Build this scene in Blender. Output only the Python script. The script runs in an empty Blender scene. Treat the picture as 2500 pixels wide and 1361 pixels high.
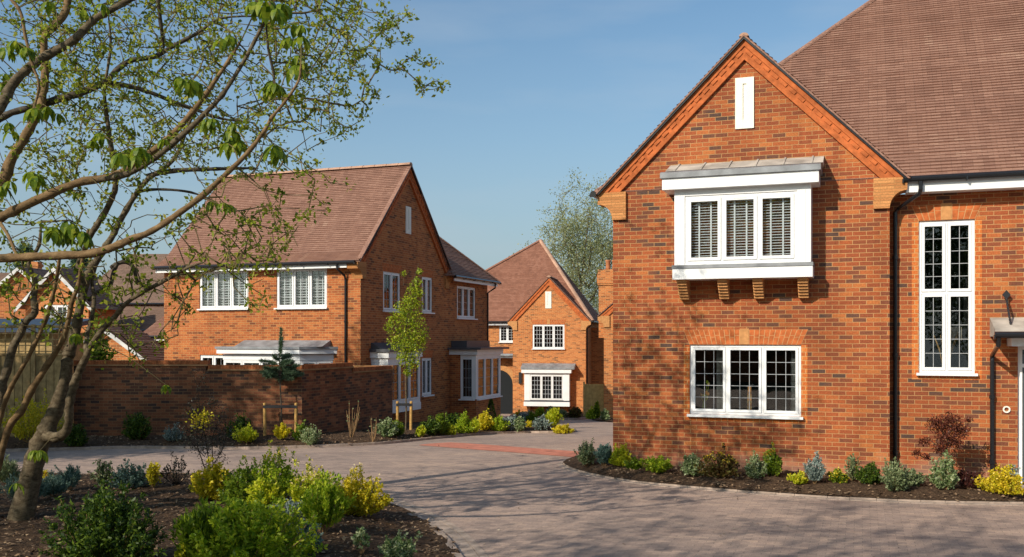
import bpy, math, random
import numpy as np
from mathutils import Vector, Matrix
from mathutils.geometry import tessellate_polygon, delaunay_2d_cdt

sc = bpy.context.scene
COL = sc.collection
F_PX, HOR, CAMH = 2350.0, 825.0, 2.5
V = Vector

# ------------------------------------------------------------------ terrain and survey helpers
def zg(y):
    t = (min(y, 60.0) - 24.0) / 3.0
    return -0.06 * 3.0 * (math.log1p(math.exp(t)) if t < 30 else t)
def G(px, py):
    """ground point that lies in the direction of a photo measurement"""
    Y = 14.0
    for _ in range(60):
        Y = 0.5 * Y + 0.5 * (CAMH - zg(Y)) * F_PX / max(py - HOR, 20)
    return V(((px - 1250) / F_PX * Y, Y, zg(Y)))
def at(px, py, Y):
    return V(((px - 1250) / F_PX * Y, Y, CAMH + (HOR - py) / F_PX * Y))

# ------------------------------------------------------------------ object helpers
def tag(o, label=None, cat=None, group=None, kind=None):
    if label: o['label'] = label
    if cat: o['category'] = cat
    if group: o['group'] = group
    if kind: o['kind'] = kind
    return o
def empty(name, loc, rz=0.0, label=None, cat=None, group=None):
    o = bpy.data.objects.new(name, None); COL.objects.link(o)
    o.location = loc; o.rotation_euler = (0, 0, rz); o.empty_display_size = 0.2
    return tag(o, label, cat, group)
def link(name, me, parent=None):
    o = bpy.data.objects.new(name, me); COL.objects.link(o)
    if parent: o.parent = parent
    return o

class Fr:
    """a wall frame: x along the wall, y into the wall, z up (in house coordinates)"""
    def __init__(s, o=(0, 0, 0), r=(1, 0, 0), i=(0, 1, 0)):
        s.o, s.r, s.i = V(o), V(r), V(i)
    def P(s, x, y, z): return s.o + s.r * x + s.i * y + V((0, 0, z))
ID = Fr()

class MB:
    def __init__(s): s.v = []; s.f = []; s.m = []
    def poly(s, pts, m=0):
        n = len(s.v); s.v += [tuple(p) for p in pts]; s.f.append(tuple(range(n, n + len(pts)))); s.m.append(m)
    def box(s, x0, x1, y0, y1, z0, z1, fr=ID, m=0):
        P = fr.P; x0, x1 = min(x0, x1), max(x0, x1); y0, y1 = min(y0, y1), max(y0, y1)
        a, b, c, d = P(x0, y0, z0), P(x1, y0, z0), P(x1, y1, z0), P(x0, y1, z0)
        e, f, g, h = P(x0, y0, z1), P(x1, y0, z1), P(x1, y1, z1), P(x0, y1, z1)
        for q in ((a, b, f, e), (b, c, g, f), (c, d, h, g), (d, a, e, h), (e, f, g, h), (d, c, b, a)): s.poly(q, m)
    def prism(s, pts, y0, y1, fr=ID, m=0):
        """polygon in the x,z plane of fr, extruded along its y"""
        a = [fr.P(x, y0, z) for x, z in pts]; b = [fr.P(x, y1, z) for x, z in pts]
        n = len(pts)
        ar = sum(pts[i][0] * pts[(i + 1) % n][1] - pts[(i + 1) % n][0] * pts[i][1] for i in range(n))
        if ar < 0: a.reverse(); b.reverse()
        s.poly(a, m); s.poly(b[::-1], m)
        for i in range(n):
            j = (i + 1) % n; s.poly((a[j], a[i], b[i], b[j]), m)
    def slab(s, pts, z0, z1, m=0):
        a = [V((x, y, z0)) for x, y in pts]; b = [V((x, y, z1)) for x, y in pts]; n = len(pts)
        s.poly(b, m); s.poly(a[::-1], m)
        for i in range(n):
            j = (i + 1) % n; s.poly((a[i], a[j], b[j], b[i]), m)
    def tube(s, pts, rad, n=8, m=0, cap=True):
        pts = [V(p) for p in pts]
        if not hasattr(rad, '__len__'): rad = [rad] * len(pts)
        rings = []; up = V((0.13, 0.21, 1)).normalized()
        for i, p in enumerate(pts):
            d = (pts[min(i + 1, len(pts) - 1)] - pts[max(i - 1, 0)])
            d = d.normalized() if d.length > 1e-9 else V((0, 0, 1))
            a = up.cross(d)
            if a.length < 1e-3: a = V((1, 0, 0)).cross(d)
            a.normalize(); b = d.cross(a); up = b if abs(d.dot(b)) < .5 else up
            base = len(s.v)
            for k in range(n):
                t = 2 * math.pi * k / n
                s.v.append(tuple(p + a * (math.cos(t) * rad[i]) + b * (math.sin(t) * rad[i])))
            rings.append(base)
        for i in range(len(rings) - 1):
            for k in range(n):
                k2 = (k + 1) % n
                s.f.append((rings[i] + k, rings[i] + k2, rings[i + 1] + k2, rings[i + 1] + k)); s.m.append(m)
        if cap:
            s.f.append(tuple(rings[0] + k for k in range(n - 1, -1, -1))); s.m.append(m)
            s.f.append(tuple(rings[-1] + k for k in range(n))); s.m.append(m)
    def lathe(s, c, prof, n=16, m=0, fr=None):
        s.tube([V(c) + V((0, 0, z)) for r, z in prof], [r for r, z in prof], n, m)
    def build(s, name, mats, parent=None, smooth=False):
        me = bpy.data.meshes.new(name)
        me.from_pydata(s.v, [], s.f)
        if not isinstance(mats, (list, tuple)): mats = [mats]
        for x in mats: me.materials.append(x)
        me.polygons.foreach_set('material_index', s.m)
        uv = me.uv_layers.new(name='UVMap')
        co = me.vertices; data = []
        for p in me.polygons:
            n = p.normal
            if abs(n.z) > 0.92: u = V((1, 0, 0)); w = V((0, 1, 0))
            else:
                u = V((-n.y, n.x, 0)); u.normalize()
                if abs(u.x) > abs(u.y):
                    if u.x < 0: u = -u
                elif u.y < 0: u = -u
                w = n.cross(u)
                if w.z < 0: w = -w
                if abs(n.z) < .05: w = V((0, 0, 1))
            for vi in p.vertices:
                c = co[vi].co; data += [c.dot(u), c.dot(w)]
        uv.data.foreach_set('uv', data)
        if smooth: me.polygons.foreach_set('use_smooth', [True] * len(me.polygons))
        me.update()
        return link(name, me, parent)

def np_mesh(name, verts, faces_n, mats, parent=None, smooth=False, midx=None):
    """verts (N*k,3): consecutive k-gons"""
    k = faces_n; nv = len(verts); nf = nv // k
    me = bpy.data.meshes.new(name)
    me.vertices.add(nv); me.vertices.foreach_set('co', np.asarray(verts, dtype=np.float32).ravel())
    me.loops.add(nv); me.loops.foreach_set('vertex_index', np.arange(nv, dtype=np.int32))
    me.polygons.add(nf); me.polygons.foreach_set('loop_start', np.arange(0, nv, k, dtype=np.int32))
    me.polygons.foreach_set('loop_total', np.full(nf, k, dtype=np.int32))
    if not isinstance(mats, (list, tuple)): mats = [mats]
    for x in mats: me.materials.append(x)
    if midx is not None: me.polygons.foreach_set('material_index', np.asarray(midx, dtype=np.int32))
    me.update(calc_edges=True)
    return link(name, me, parent)

# ------------------------------------------------------------------ materials
def new_mat(name):
    m = bpy.data.materials.new(name); m.use_nodes = True
    nt = m.node_tree; nt.nodes.clear()
    o = nt.nodes.new('ShaderNodeOutputMaterial'); b = nt.nodes.new('ShaderNodeBsdfPrincipled')
    nt.links.new(b.outputs[0], o.inputs[0]); return m, nt, b, o
def N(nt, t, **k):
    n = nt.nodes.new(t)
    for a, v in k.items():
        if a in n.inputs.keys() if hasattr(n.inputs, 'keys') else False: n.inputs[a].default_value = v
        else: setattr(n, a, v)
    return n
def ramp(nt, stops, interp='LINEAR'):
    r = nt.nodes.new('ShaderNodeValToRGB'); r.color_ramp.interpolation = interp
    e = r.color_ramp.elements
    while len(e) > 1: e.remove(e[-1])
    e[0].position = stops[0][0]; e[0].color = (*stops[0][1], 1)
    for p, c in stops[1:]:
        x = e.new(p); x.color = (*c, 1)
    return r
def mixc(nt, a, b, fac, mode='MIX'):
    n = nt.nodes.new('ShaderNodeMix'); n.data_type = 'RGBA'; n.blend_type = mode
    for sock, v in ((n.inputs[0], fac), (n.inputs[6], a), (n.inputs[7], b)):
        if hasattr(v, 'is_output') or isinstance(v, bpy.types.NodeSocket): nt.links.new(v, sock)
        elif isinstance(v, (int, float)): sock.default_value = v
        else: sock.default_value = (*v, 1)
    return n.outputs[2]
def bump(nt, b, h, strength, dist=0.01):
    n = nt.nodes.new('ShaderNodeBump'); n.inputs['Strength'].default_value = strength; n.inputs['Distance'].default_value = dist
    nt.links.new(h, n.inputs['Height']); nt.links.new(n.outputs[0], b.inputs['Normal']); return n
def plain(name, col, rough=0.5, spec=0.5, metal=0.0, var=0.0, vscale=4.0, bmp=0.0, bscale=60.0):
    m, nt, b, o = new_mat(name)
    b.inputs['Roughness'].default_value = rough; b.inputs['Specular IOR Level'].default_value = spec
    b.inputs['Metallic'].default_value = metal; b.inputs['Base Color'].default_value = (*col, 1)
    tc = nt.nodes.new('ShaderNodeTexCoord')
    if var:
        n = nt.nodes.new('ShaderNodeTexNoise'); n.inputs['Scale'].default_value = vscale; n.inputs['Detail'].default_value = 6
        nt.links.new(tc.outputs['Object'], n.inputs['Vector'])
        r = ramp(nt, [(.3, tuple(c * (1 - var) for c in col)), (.7, tuple(min(1, c * (1 + var)) for c in col))])
        nt.links.new(n.outputs[0], r.inputs[0]); nt.links.new(r.outputs[0], b.inputs['Base Color'])
    if bmp:
        n2 = nt.nodes.new('ShaderNodeTexNoise'); n2.inputs['Scale'].default_value = bscale; n2.inputs['Detail'].default_value = 4
        nt.links.new(tc.outputs['Object'], n2.inputs['Vector']); bump(nt, b, n2.outputs[0], bmp)
    return m
def brick_mat(name, pal, mortar, bw=.225, rh=.075, ms=.0055, blotch=.25, bmp=.6, rough=.85, off=.5, wear=None, stain=0.0, dust=0.0):
    m, nt, b, o = new_mat(name)
    b.inputs['Roughness'].default_value = rough; b.inputs['Specular IOR Level'].default_value = .25
    tc = nt.nodes.new('ShaderNodeTexCoord')
    t = nt.nodes.new('ShaderNodeTexBrick'); t.offset = off
    t.inputs['Scale'].default_value = 1; t.inputs['Brick Width'].default_value = bw; t.inputs['Row Height'].default_value = rh
    t.inputs['Mortar Size'].default_value = ms; t.inputs['Mortar Smooth'].default_value = .25
    t.inputs['Color1'].default_value = (0, 0, 0, 1); t.inputs['Color2'].default_value = (1, 1, 1, 1); t.inputs['Mortar'].default_value = (.5, .5, .5, 1)
    # slight waviness so that courses are not ruler straight
    nw = nt.nodes.new('ShaderNodeTexNoise'); nw.inputs['Scale'].default_value = 3.0
    nt.links.new(tc.outputs['UV'], nw.inputs['Vector'])
    va = nt.nodes.new('ShaderNodeVectorMath'); va.operation = 'SCALE'; va.inputs['Scale'].default_value = .008
    nt.links.new(nw.outputs['Color'], va.inputs[0])
    vb = nt.nodes.new('ShaderNodeVectorMath'); vb.operation = 'ADD'
    nt.links.new(tc.outputs['UV'], vb.inputs[0]); nt.links.new(va.outputs[0], vb.inputs[1]); nt.links.new(vb.outputs[0], t.inputs['Vector'])
    # bias: patches of the wall run darker or lighter, as mixed stock bricks do
    nb = nt.nodes.new('ShaderNodeTexNoise'); nb.inputs['Scale'].default_value = .75; nb.inputs['Detail'].default_value = 3
    nt.links.new(tc.outputs['UV'], nb.inputs['Vector'])
    ma = nt.nodes.new('ShaderNodeMath'); ma.operation = 'MULTIPLY_ADD'; ma.inputs[1].default_value = blotch * 2; ma.inputs[2].default_value = -blotch
    nt.links.new(nb.outputs[0], ma.inputs[0])
    mb_ = nt.nodes.new('ShaderNodeMath'); mb_.operation = 'ADD'; nt.links.new(t.outputs['Color'], mb_.inputs[0]); nt.links.new(ma.outputs[0], mb_.inputs[1])
    r = ramp(nt, pal); nt.links.new(mb_.outputs[0], r.inputs[0])
    ng = nt.nodes.new('ShaderNodeTexNoise'); ng.inputs['Scale'].default_value = 38; ng.inputs['Detail'].default_value = 6
    nt.links.new(tc.outputs['UV'], ng.inputs['Vector'])
    rg = ramp(nt, [(.3, (.72, .72, .72)), (.7, (1.15, 1.15, 1.15))]); nt.links.new(ng.outputs[0], rg.inputs[0])
    c = mixc(nt, r.outputs[0], rg.outputs[0], 1.0, 'MULTIPLY')
    c = mixc(nt, c, mortar, t.outputs['Fac'])
    if stain:
        ns = nt.nodes.new('ShaderNodeTexNoise'); ns.inputs['Scale'].default_value = .6; ns.inputs['Detail'].default_value = 8
        nt.links.new(tc.outputs['UV'], ns.inputs['Vector'])
        rs = ramp(nt, [(.42, (1, 1, 1)), (.68, (1 - stain,) * 3)]); nt.links.new(ns.outputs[0], rs.inputs[0])
        c = mixc(nt, c, rs.outputs[0], 1.0, 'MULTIPLY')
        # rain runs: narrow, tall streaks
        mpv = nt.nodes.new('ShaderNodeMapping'); mpv.inputs['Scale'].default_value = (2.6, .22, 1); nt.links.new(tc.outputs['UV'], mpv.inputs[0])
        nv = nt.nodes.new('ShaderNodeTexNoise'); nv.inputs['Scale'].default_value = 1.0; nv.inputs['Detail'].default_value = 6; nt.links.new(mpv.outputs[0], nv.inputs['Vector'])
        rv = ramp(nt, [(.5, (1, 1, 1)), (.72, (.78, .76, .76))]); nt.links.new(nv.outputs[0], rv.inputs[0]); c = mixc(nt, c, rv.outputs[0], 1.0, 'MULTIPLY')
    if dust:   # pale dust splashed up from the bed
        sp = nt.nodes.new('ShaderNodeSeparateXYZ'); nt.links.new(tc.outputs['Object'], sp.inputs[0])
        nd = nt.nodes.new('ShaderNodeTexNoise'); nd.inputs['Scale'].default_value = 2.2; nd.inputs['Detail'].default_value = 6; nt.links.new(tc.outputs['UV'], nd.inputs['Vector'])
        sb = nt.nodes.new('ShaderNodeMath'); sb.operation = 'MULTIPLY_ADD'; sb.inputs[1].default_value = .9; nt.links.new(nd.outputs[0], sb.inputs[0])
        ng2 = nt.nodes.new('ShaderNodeMath'); ng2.operation = 'MULTIPLY'; ng2.inputs[1].default_value = -1; nt.links.new(sp.outputs['Z'], ng2.inputs[0]); nt.links.new(ng2.outputs[0], sb.inputs[2])
        rd_ = ramp(nt, [(0, (0, 0, 0)), (.4, (dust,) * 3)]); nt.links.new(sb.outputs[0], rd_.inputs[0]); c = mixc(nt, c, (.42, .25, .18), rd_.outputs[0])
    nt.links.new(c, b.inputs['Base Color'])
    inv = nt.nodes.new('ShaderNodeMath'); inv.operation = 'MULTIPLY_ADD'; inv.inputs[1].default_value = -1; inv.inputs[2].default_value = 1
    nt.links.new(t.outputs['Fac'], inv.inputs[0])
    ad = nt.nodes.new('ShaderNodeMath'); ad.operation = 'MULTIPLY_ADD'; ad.inputs[1].default_value = .35
    nt.links.new(ng.outputs[0], ad.inputs[0]); nt.links.new(inv.outputs[0], ad.inputs[2])
    bump(nt, b, ad.outputs[0], bmp, .008)
    return m
PAL_MAIN = [(0, (.10, .056, .042)), (.03, (.15, .064, .040)), (.14, (.235, .070, .032)), (.36, (.305, .077, .029)), (.62, (.36, .092, .031)), (.86, (.415, .115, .036)), (1, (.48, .155, .046))]
PAL_LEFT = [(0, (.18, .060, .028)), (.14, (.30, .086, .030)), (.5, (.43, .122, .038)), (1, (.52, .175, .052))]
PAL_FAR = [(0, (.22, .085, .035)), (.2, (.42, .135, .042)), (.6, (.54, .175, .052)), (1, (.60, .22, .068))]
PAL_WALL = [(0, (.075, .045, .036)), (.25, (.14, .062, .038)), (.5, (.23, .085, .042)), (.8, (.31, .11, .05)), (1, (.36, .15, .07))]
PAL_ORANGE = [(0, (.42, .10, .025)), (.5, (.53, .14, .032)), (1, (.60, .19, .045))]
PAL_TAN = [(0, (.40, .165, .055)), (.5, (.52, .22, .075)), (1, (.60, .27, .095))]
M = {}
M['brick'] = brick_mat('brick_main', PAL_MAIN, (.47, .26, .11), ms=.006, stain=.28, blotch=.40, dust=.5)
M['brick_left'] = brick_mat('brick_left', PAL_LEFT, (.52, .31, .13), stain=.15)
M['brick_far'] = brick_mat('brick_far', PAL_FAR, (.52, .36, .17))
M['brick_wall'] = brick_mat('brick_garden_wall', PAL_WALL, (.30, .17, .08), stain=.4)
M['brick_orange'] = brick_mat('brick_orange', PAL_ORANGE, (.55, .33, .14), bw=.1125)
M['brick_tan'] = brick_mat('brick_tan', PAL_TAN, (.42, .22, .08), bw=.45, rh=.05, ms=.004, bmp=.9)
M['orange_smooth'] = plain('orange_rubbed_brick', (.44, .118, .034), .8, .2, var=.30, vscale=9, bmp=.2)
M['tan_smooth'] = plain('tan_stone', (.50, .24, .09), .8, .2, var=.18, vscale=12)
M['mortar'] = plain('mortar', (.52, .32, .15), .95, .1, var=.1)
def tile_mat(name, pal, bw=.165):
    m, nt, b, o = new_mat(name); b.inputs['Roughness'].default_value = .8; b.inputs['Specular IOR Level'].default_value = .3
    tc = nt.nodes.new('ShaderNodeTexCoord')
    t = nt.nodes.new('ShaderNodeTexBrick'); t.offset = .5
    t.inputs['Scale'].default_value = 1; t.inputs['Brick Width'].default_value = bw; t.inputs['Row Height'].default_value = .1
    t.inputs['Mortar Size'].default_value = .003; t.inputs['Mortar Smooth'].default_value = .2
    t.inputs['Color1'].default_value = (0, 0, 0, 1); t.inputs['Color2'].default_value = (1, 1, 1, 1); t.inputs['Mortar'].default_value = (.5, .5, .5, 1)
    nt.links.new(tc.outputs['UV'], t.inputs['Vector'])
    n = nt.nodes.new('ShaderNodeTexNoise'); n.inputs['Scale'].default_value = .8; n.inputs['Detail'].default_value = 7; n.inputs['Roughness'].default_value = .65
    nt.links.new(tc.outputs['UV'], n.inputs['Vector'])
    a = nt.nodes.new('ShaderNodeMath'); a.operation = 'MULTIPLY_ADD'; a.inputs[1].default_value = .55
    nt.links.new(t.outputs['Color'], a.inputs[0])
    k = nt.nodes.new('ShaderNodeMath'); k.operation = 'MULTIPLY_ADD'; k.inputs[1].default_value = .9; k.inputs[2].default_value = -.22
    nt.links.new(n.outputs[0], k.inputs[0]); nt.links.new(k.outputs[0], a.inputs[2])
    r = ramp(nt, pal); nt.links.new(a.outputs[0], r.inputs[0])
    c = mixc(nt, r.outputs[0], tuple(x * .75 for x in pal[0][1]), t.outputs['Fac'])
    n3 = nt.nodes.new('ShaderNodeTexNoise'); n3.inputs['Scale'].default_value = 45; n3.inputs['Detail'].default_value = 4
    nt.links.new(tc.outputs['UV'], n3.inputs['Vector'])
    r3 = ramp(nt, [(.3, (.75, .75, .75)), (.72, (1.2, 1.2, 1.2))]); nt.links.new(n3.outputs[0], r3.inputs[0])
    c = mixc(nt, c, r3.outputs[0], 1, 'MULTIPLY')
    nt.links.new(c, b.inputs['Base Color']); bump(nt, b, n3.outputs[0], .25)
    return m
M['tile'] = tile_mat('roof_tiles', [(0, (.18, .094, .066)), (.45, (.27, .142, .100)), (.8, (.32, .178, .126)), (1, (.42, .27, .19))])
M['tile_far'] = tile_mat('roof_tiles_far', [(0, (.19, .085, .055)), (.5, (.29, .13, .082)), (1, (.37, .18, .12))])
M['tile_brown'] = tile_mat('roof_tiles_brown', [(0, (.17, .11, .08)), (.5, (.26, .17, .125)), (1, (.33, .22, .165))])
M['ridge'] = plain('ridge_tile', (.42, .25, .17), .8, .3, var=.25, vscale=3, bmp=.2)
M['white'] = plain('white_paint', (.77, .775, .77), .4, .45, var=.06, vscale=2.2)
M['white_wood'] = plain('white_board', (.78, .79, .80), .5, .4, var=.05, vscale=2)
M['weathered_white'] = plain('weathered_white_paint', (.56, .56, .54), .6, .3, var=.25, vscale=3)
M['black'] = plain('black_plastic', (.012, .012, .014), .25, .5)
M['iron'] = plain('black_iron', (.015, .015, .017), .4, .5)
M['lead'] = plain('lead_sheet', (.22, .23, .24), .5, .4, var=.35, vscale=3, bmp=.3, bscale=12)
M['lead_worn'] = plain('weathered_lead', (.40, .36, .31), .6, .3, var=.4, vscale=2.5, bmp=.5, bscale=9)
M['lead_dark'] = plain('dark_lead', (.06, .062, .07), .45, .5, var=.3, vscale=3)
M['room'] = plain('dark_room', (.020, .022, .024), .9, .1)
M['slat'] = plain('blind_slat', (.78, .81, .84), .5, .4)
M['curtain'] = plain('curtain', (.30, .31, .30), .9, .1, var=.3, vscale=14)
M['leadcame'] = plain('window_leading', (.36, .37, .38), .5, .4)
M['door'] = plain('door_paint', (.055, .07, .08), .4, .5)
M['steel'] = plain('steel', (.7, .7, .7), .25, .5, metal=1)
M['paleslab'] = plain('pale_slab', (.36, .32, .27), .85, .3, var=.15, vscale=3, bmp=.2)
M['stake'] = plain('stake_timber', (.46, .27, .085), .75, .2, var=.25, vscale=18, bmp=.2)
M['rubber'] = plain('rubber_strap', (.02, .02, .022), .6, .3)
M['fence'] = plain('fence_board', (.36, .25, .11), .85, .2, var=.35, vscale=7, bmp=.3)
M['fence_pale'] = plain('pale_gate_timber', (.45, .30, .11), .8, .2, var=.25, vscale=7)
M['terracotta'] = plain('terracotta', (.42, .16, .07), .8, .2, var=.2)
M['shed_roof'] = plain('blue_black_felt', (.03, .045, .07), .5, .4, var=.3)
# glass
def glass_mat(refl=.10, tint=(.93, .95, .95)):
    m = bpy.data.materials.new('window_glass'); m.use_nodes = True; nt = m.node_tree; nt.nodes.clear()
    o = nt.nodes.new('ShaderNodeOutputMaterial'); mx = nt.nodes.new('ShaderNodeMixShader')
    tr = nt.nodes.new('ShaderNodeBsdfTransparent'); tr.inputs[0].default_value = (*tint, 1)
    gl = nt.nodes.new('ShaderNodeBsdfGlossy'); gl.inputs['Roughness'].default_value = .015
    fr = nt.nodes.new('ShaderNodeFresnel'); fr.inputs[0].default_value = 1.5
    a = nt.nodes.new('ShaderNodeMath'); a.operation = 'MULTIPLY'; a.inputs[1].default_value = 1.5
    tc = nt.nodes.new('ShaderNodeTexCoord'); n = nt.nodes.new('ShaderNodeTexNoise'); n.inputs['Scale'].default_value = 1.6
    nt.links.new(tc.outputs['Object'], n.inputs['Vector'])
    bp = nt.nodes.new('ShaderNodeBump'); bp.inputs['Strength'].default_value = .05; bp.inputs['Distance'].default_value = .05
    nt.links.new(n.outputs[0], bp.inputs['Height']); nt.links.new(bp.outputs[0], gl.inputs['Normal'])
    nt.links.new(fr.outputs[0], a.inputs[0]); nt.links.new(a.outputs[0], mx.inputs[0])
    nt.links.new(tr.outputs[0], mx.inputs[1]); nt.links.new(gl.outputs[0], mx.inputs[2]); nt.links.new(mx.outputs[0], o.inputs[0])
    return m
M['glass'] = glass_mat()
def leaf_mat(name, cols, trans=.35, rough=.5):
    m = bpy.data.materials.new(name); m.use_nodes = True; nt = m.node_tree; nt.nodes.clear()
    o = nt.nodes.new('ShaderNodeOutputMaterial'); b = nt.nodes.new('ShaderNodeBsdfPrincipled')
    b.inputs['Roughness'].default_value = rough; b.inputs['Specular IOR Level'].default_value = .35
    g = nt.nodes.new('ShaderNodeNewGeometry')
    k = len(cols) - 1
    r = ramp(nt, [(i / max(k, 1), c) for i, c in enumerate(cols)])
    nt.links.new(g.outputs['Random Per Island'], r.inputs[0]); nt.links.new(r.outputs[0], b.inputs['Base Color'])
    t = nt.nodes.new('ShaderNodeBsdfTranslucent')
    c = mixc(nt, r.outputs[0], (1.0, 1.0, .35), .25, 'MULTIPLY'); nt.links.new(c, t.inputs[0])
    mx = nt.nodes.new('ShaderNodeMixShader'); mx.inputs[0].default_value = trans
    nt.links.new(b.outputs[0], mx.inputs[1]); nt.links.new(t.outputs[0], mx.inputs[2]); nt.links.new(mx.outputs[0], o.inputs[0])
    return m
L = {
 'dark': leaf_mat('leaf_dark_green', [(.02, .05, .008), (.05, .10, .012), (.16, .23, .02)]),
 'green': leaf_mat('leaf_green', [(.06, .11, .01), (.14, .22, .015), (.26, .34, .02)], .42),
 'bright': leaf_mat('leaf_bright_green', [(.14, .25, .012), (.32, .44, .02), (.54, .58, .04)], .45),
 'lime': leaf_mat('leaf_lime', [(.26, .36, .012), (.50, .54, .02), (.68, .64, .05)], .45),
 'gold': leaf_mat('leaf_gold', [(.34, .36, .012), (.68, .56, .02), (.82, .66, .05)], .45),
 'sage': leaf_mat('leaf_sage', [(.10, .14, .06), (.19, .24, .11), (.32, .36, .18)], .3),
 'silver': leaf_mat('leaf_silver', [(.10, .15, .13), (.20, .26, .23), (.34, .39, .35)], .2),
 'teal': leaf_mat('leaf_teal', [(.06, .12, .09), (.12, .20, .16), (.22, .30, .25)], .3),
 'varieg': leaf_mat('leaf_variegated', [(.06, .12, .03), (.20, .27, .10), (.50, .54, .32)], .25),
 'bronze': leaf_mat('leaf_bronze', [(.05, .025, .01), (.11, .06, .015), (.12, .13, .02)], .25),
 'red': leaf_mat('leaf_dark_red', [(.06, .016, .012), (.13, .035, .022), (.22, .07, .035)], .25),
 'maroon': leaf_mat('leaf_maroon', [(.03, .010, .010), (.07, .022, .018), (.10, .03, .02)], .2),
 'black': leaf_mat('leaf_blackish', [(.008, .010, .006), (.02, .022, .012), (.03, .035, .02)], .1),
 'pine': leaf_mat('needles_blue_green', [(.04, .08, .04), (.09, .15, .08), (.15, .22, .12)], .2),
 'tree': leaf_mat('tree_leaf', [(.09, .14, .012), (.22, .29, .02), (.36, .42, .04), (.40, .36, .06)], .55),
 'chestnut': leaf_mat('chestnut_leaf', [(.07, .14, .008), (.17, .25, .015), (.30, .36, .02)], .5),
 'birch': leaf_mat('birch_leaf', [(.28, .31, .14), (.38, .40, .20), (.50, .50, .28)], .55),
 'flower_y': leaf_mat('yellow_petal', [(.55, .38, .01), (.75, .55, .02), (.80, .62, .08)], .3),
 'flower_c': leaf_mat('cream_petal', [(.60, .45, .12), (.75, .60, .25), (.80, .70, .45)], .3),
 'flower_o': leaf_mat('orange_petal', [(.55, .20, .01), (.65, .30, .02)], .3),
 'flower_p': leaf_mat('pinkish_petal', [(.45, .30, .25), (.60, .45, .38)], .3),
}
def bark_mat(name, cols, scale=14):
    m, nt, b, o = new_mat(name); b.inputs['Roughness'].default_value = .85; b.inputs['Specular IOR Level'].default_value = .25
    tc = nt.nodes.new('ShaderNodeTexCoord'); mp = nt.nodes.new('ShaderNodeMapping'); mp.inputs['Scale'].default_value = (1, 1, 1.6)
    nt.links.new(tc.outputs['Object'], mp.inputs[0])
    n = nt.nodes.new('ShaderNodeTexNoise'); n.inputs['Scale'].default_value = scale; n.inputs['Detail'].default_value = 8; n.inputs['Roughness'].default_value = .7
    nt.links.new(mp.outputs[0], n.inputs['Vector'])
    r = ramp(nt, [(.3 + .4 * i / (len(cols) - 1), c) for i, c in enumerate(cols)]); nt.links.new(n.outputs[0], r.inputs[0])
    nt.links.new(r.outputs[0], b.inputs['Base Color'])
    n2 = nt.nodes.new('ShaderNodeTexNoise'); n2.inputs['Scale'].default_value = scale * 4; n2.inputs['Detail'].default_value = 5
    nt.links.new(mp.outputs[0], n2.inputs['Vector']); bump(nt, b, n2.outputs[0], .5, .01)
    return m
M['bark'] = bark_mat('bark_grey_brown', [(.03, .022, .014), (.075, .054, .030), (.13, .10, .06), (.20, .165, .11)])
M['bark_smooth'] = bark_mat('bark_orange_brown', [(.07, .045, .02), (.17, .105, .048), (.28, .185, .09)], 9)
M['bark_dark'] = bark_mat('bark_dark', [(.035, .03, .025), (.075, .06, .045), (.12, .10, .07)])
M['twig'] = plain('twig', (.13, .10, .045), .8, .2)
M['stem_dark'] = plain('dark_stem', (.02, .015, .012), .8, .2)
M['stem_pale'] = plain('pale_stem', (.28, .17, .08), .8, .2)
# ------------------------------------------------------------------ world, sun, camera
SUN_EL, SUN_AZ = math.radians(31), math.atan2(-.70, -.71)
sdir = V((math.sin(SUN_AZ) * math.cos(SUN_EL), math.cos(SUN_AZ) * math.cos(SUN_EL), math.sin(SUN_EL)))
w = bpy.data.worlds.new("World"); sc.world = w; w.use_nodes = True
nt = w.node_tree; bg = nt.nodes['Background']
sky = nt.nodes.new('ShaderNodeTexSky'); sky.sky_type = 'NISHITA'; sky.sun_disc = False
sky.sun_elevation = SUN_EL; sky.sun_rotation = SUN_AZ; sky.air_density = 1.0; sky.dust_density = 1.8; sky.ozone_density = 1.4
skc = mixc(nt, sky.outputs[0], (.77, .96, 1.01), 1.0, 'MULTIPLY')
# a trace of thin high cloud
tcw = nt.nodes.new('ShaderNodeTexCoord'); mpw = nt.nodes.new('ShaderNodeMapping'); mpw.inputs['Scale'].default_value = (2.0, 2.0, 9.0); mpw.inputs['Rotation'].default_value = (0, .25, 0)
nt.links.new(tcw.outputs['Generated'], mpw.inputs[0])
nw_ = nt.nodes.new('ShaderNodeTexNoise'); nw_.inputs['Scale'].default_value = 1.6; nw_.inputs['Detail'].default_value = 7; nt.links.new(mpw.outputs[0], nw_.inputs['Vector'])
rw_ = ramp(nt, [(.48, (0, 0, 0)), (.78, (.30, .30, .30))]); nt.links.new(nw_.outputs[0], rw_.inputs[0])
skc = mixc(nt, skc, (4.4, 4.8, 5.2), rw_.outputs[0])
# pale spring haze towards the horizon
sx = nt.nodes.new('ShaderNodeSeparateXYZ'); nt.links.new(tcw.outputs['Generated'], sx.inputs[0])
hz = ramp(nt, [(0, (.8,) * 3), (.10, (.58,) * 3), (.20, (.25,) * 3), (.33, (.03,) * 3), (.5, (0, 0, 0))]); nt.links.new(sx.outputs['Z'], hz.inputs[0])
skc = mixc(nt, skc, (2.85, 3.5, 3.95), hz.outputs[0])
nt.links.new(skc, bg.inputs[0]); bg.inputs[1].default_value = .128
sl = bpy.data.lights.new('sun', 'SUN'); sl.energy = 4.6; sl.angle = math.radians(.5); sl.color = (1, .90, .76)
so = bpy.data.objects.new('sun', sl); COL.objects.link(so); so.rotation_euler = (-sdir).to_track_quat('-Z', 'Y').to_euler(); so.location = (-20, -20, 20)
cam = bpy.data.cameras.new('camera'); co_ = bpy.data.objects.new('camera', cam); COL.objects.link(co_)
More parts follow.
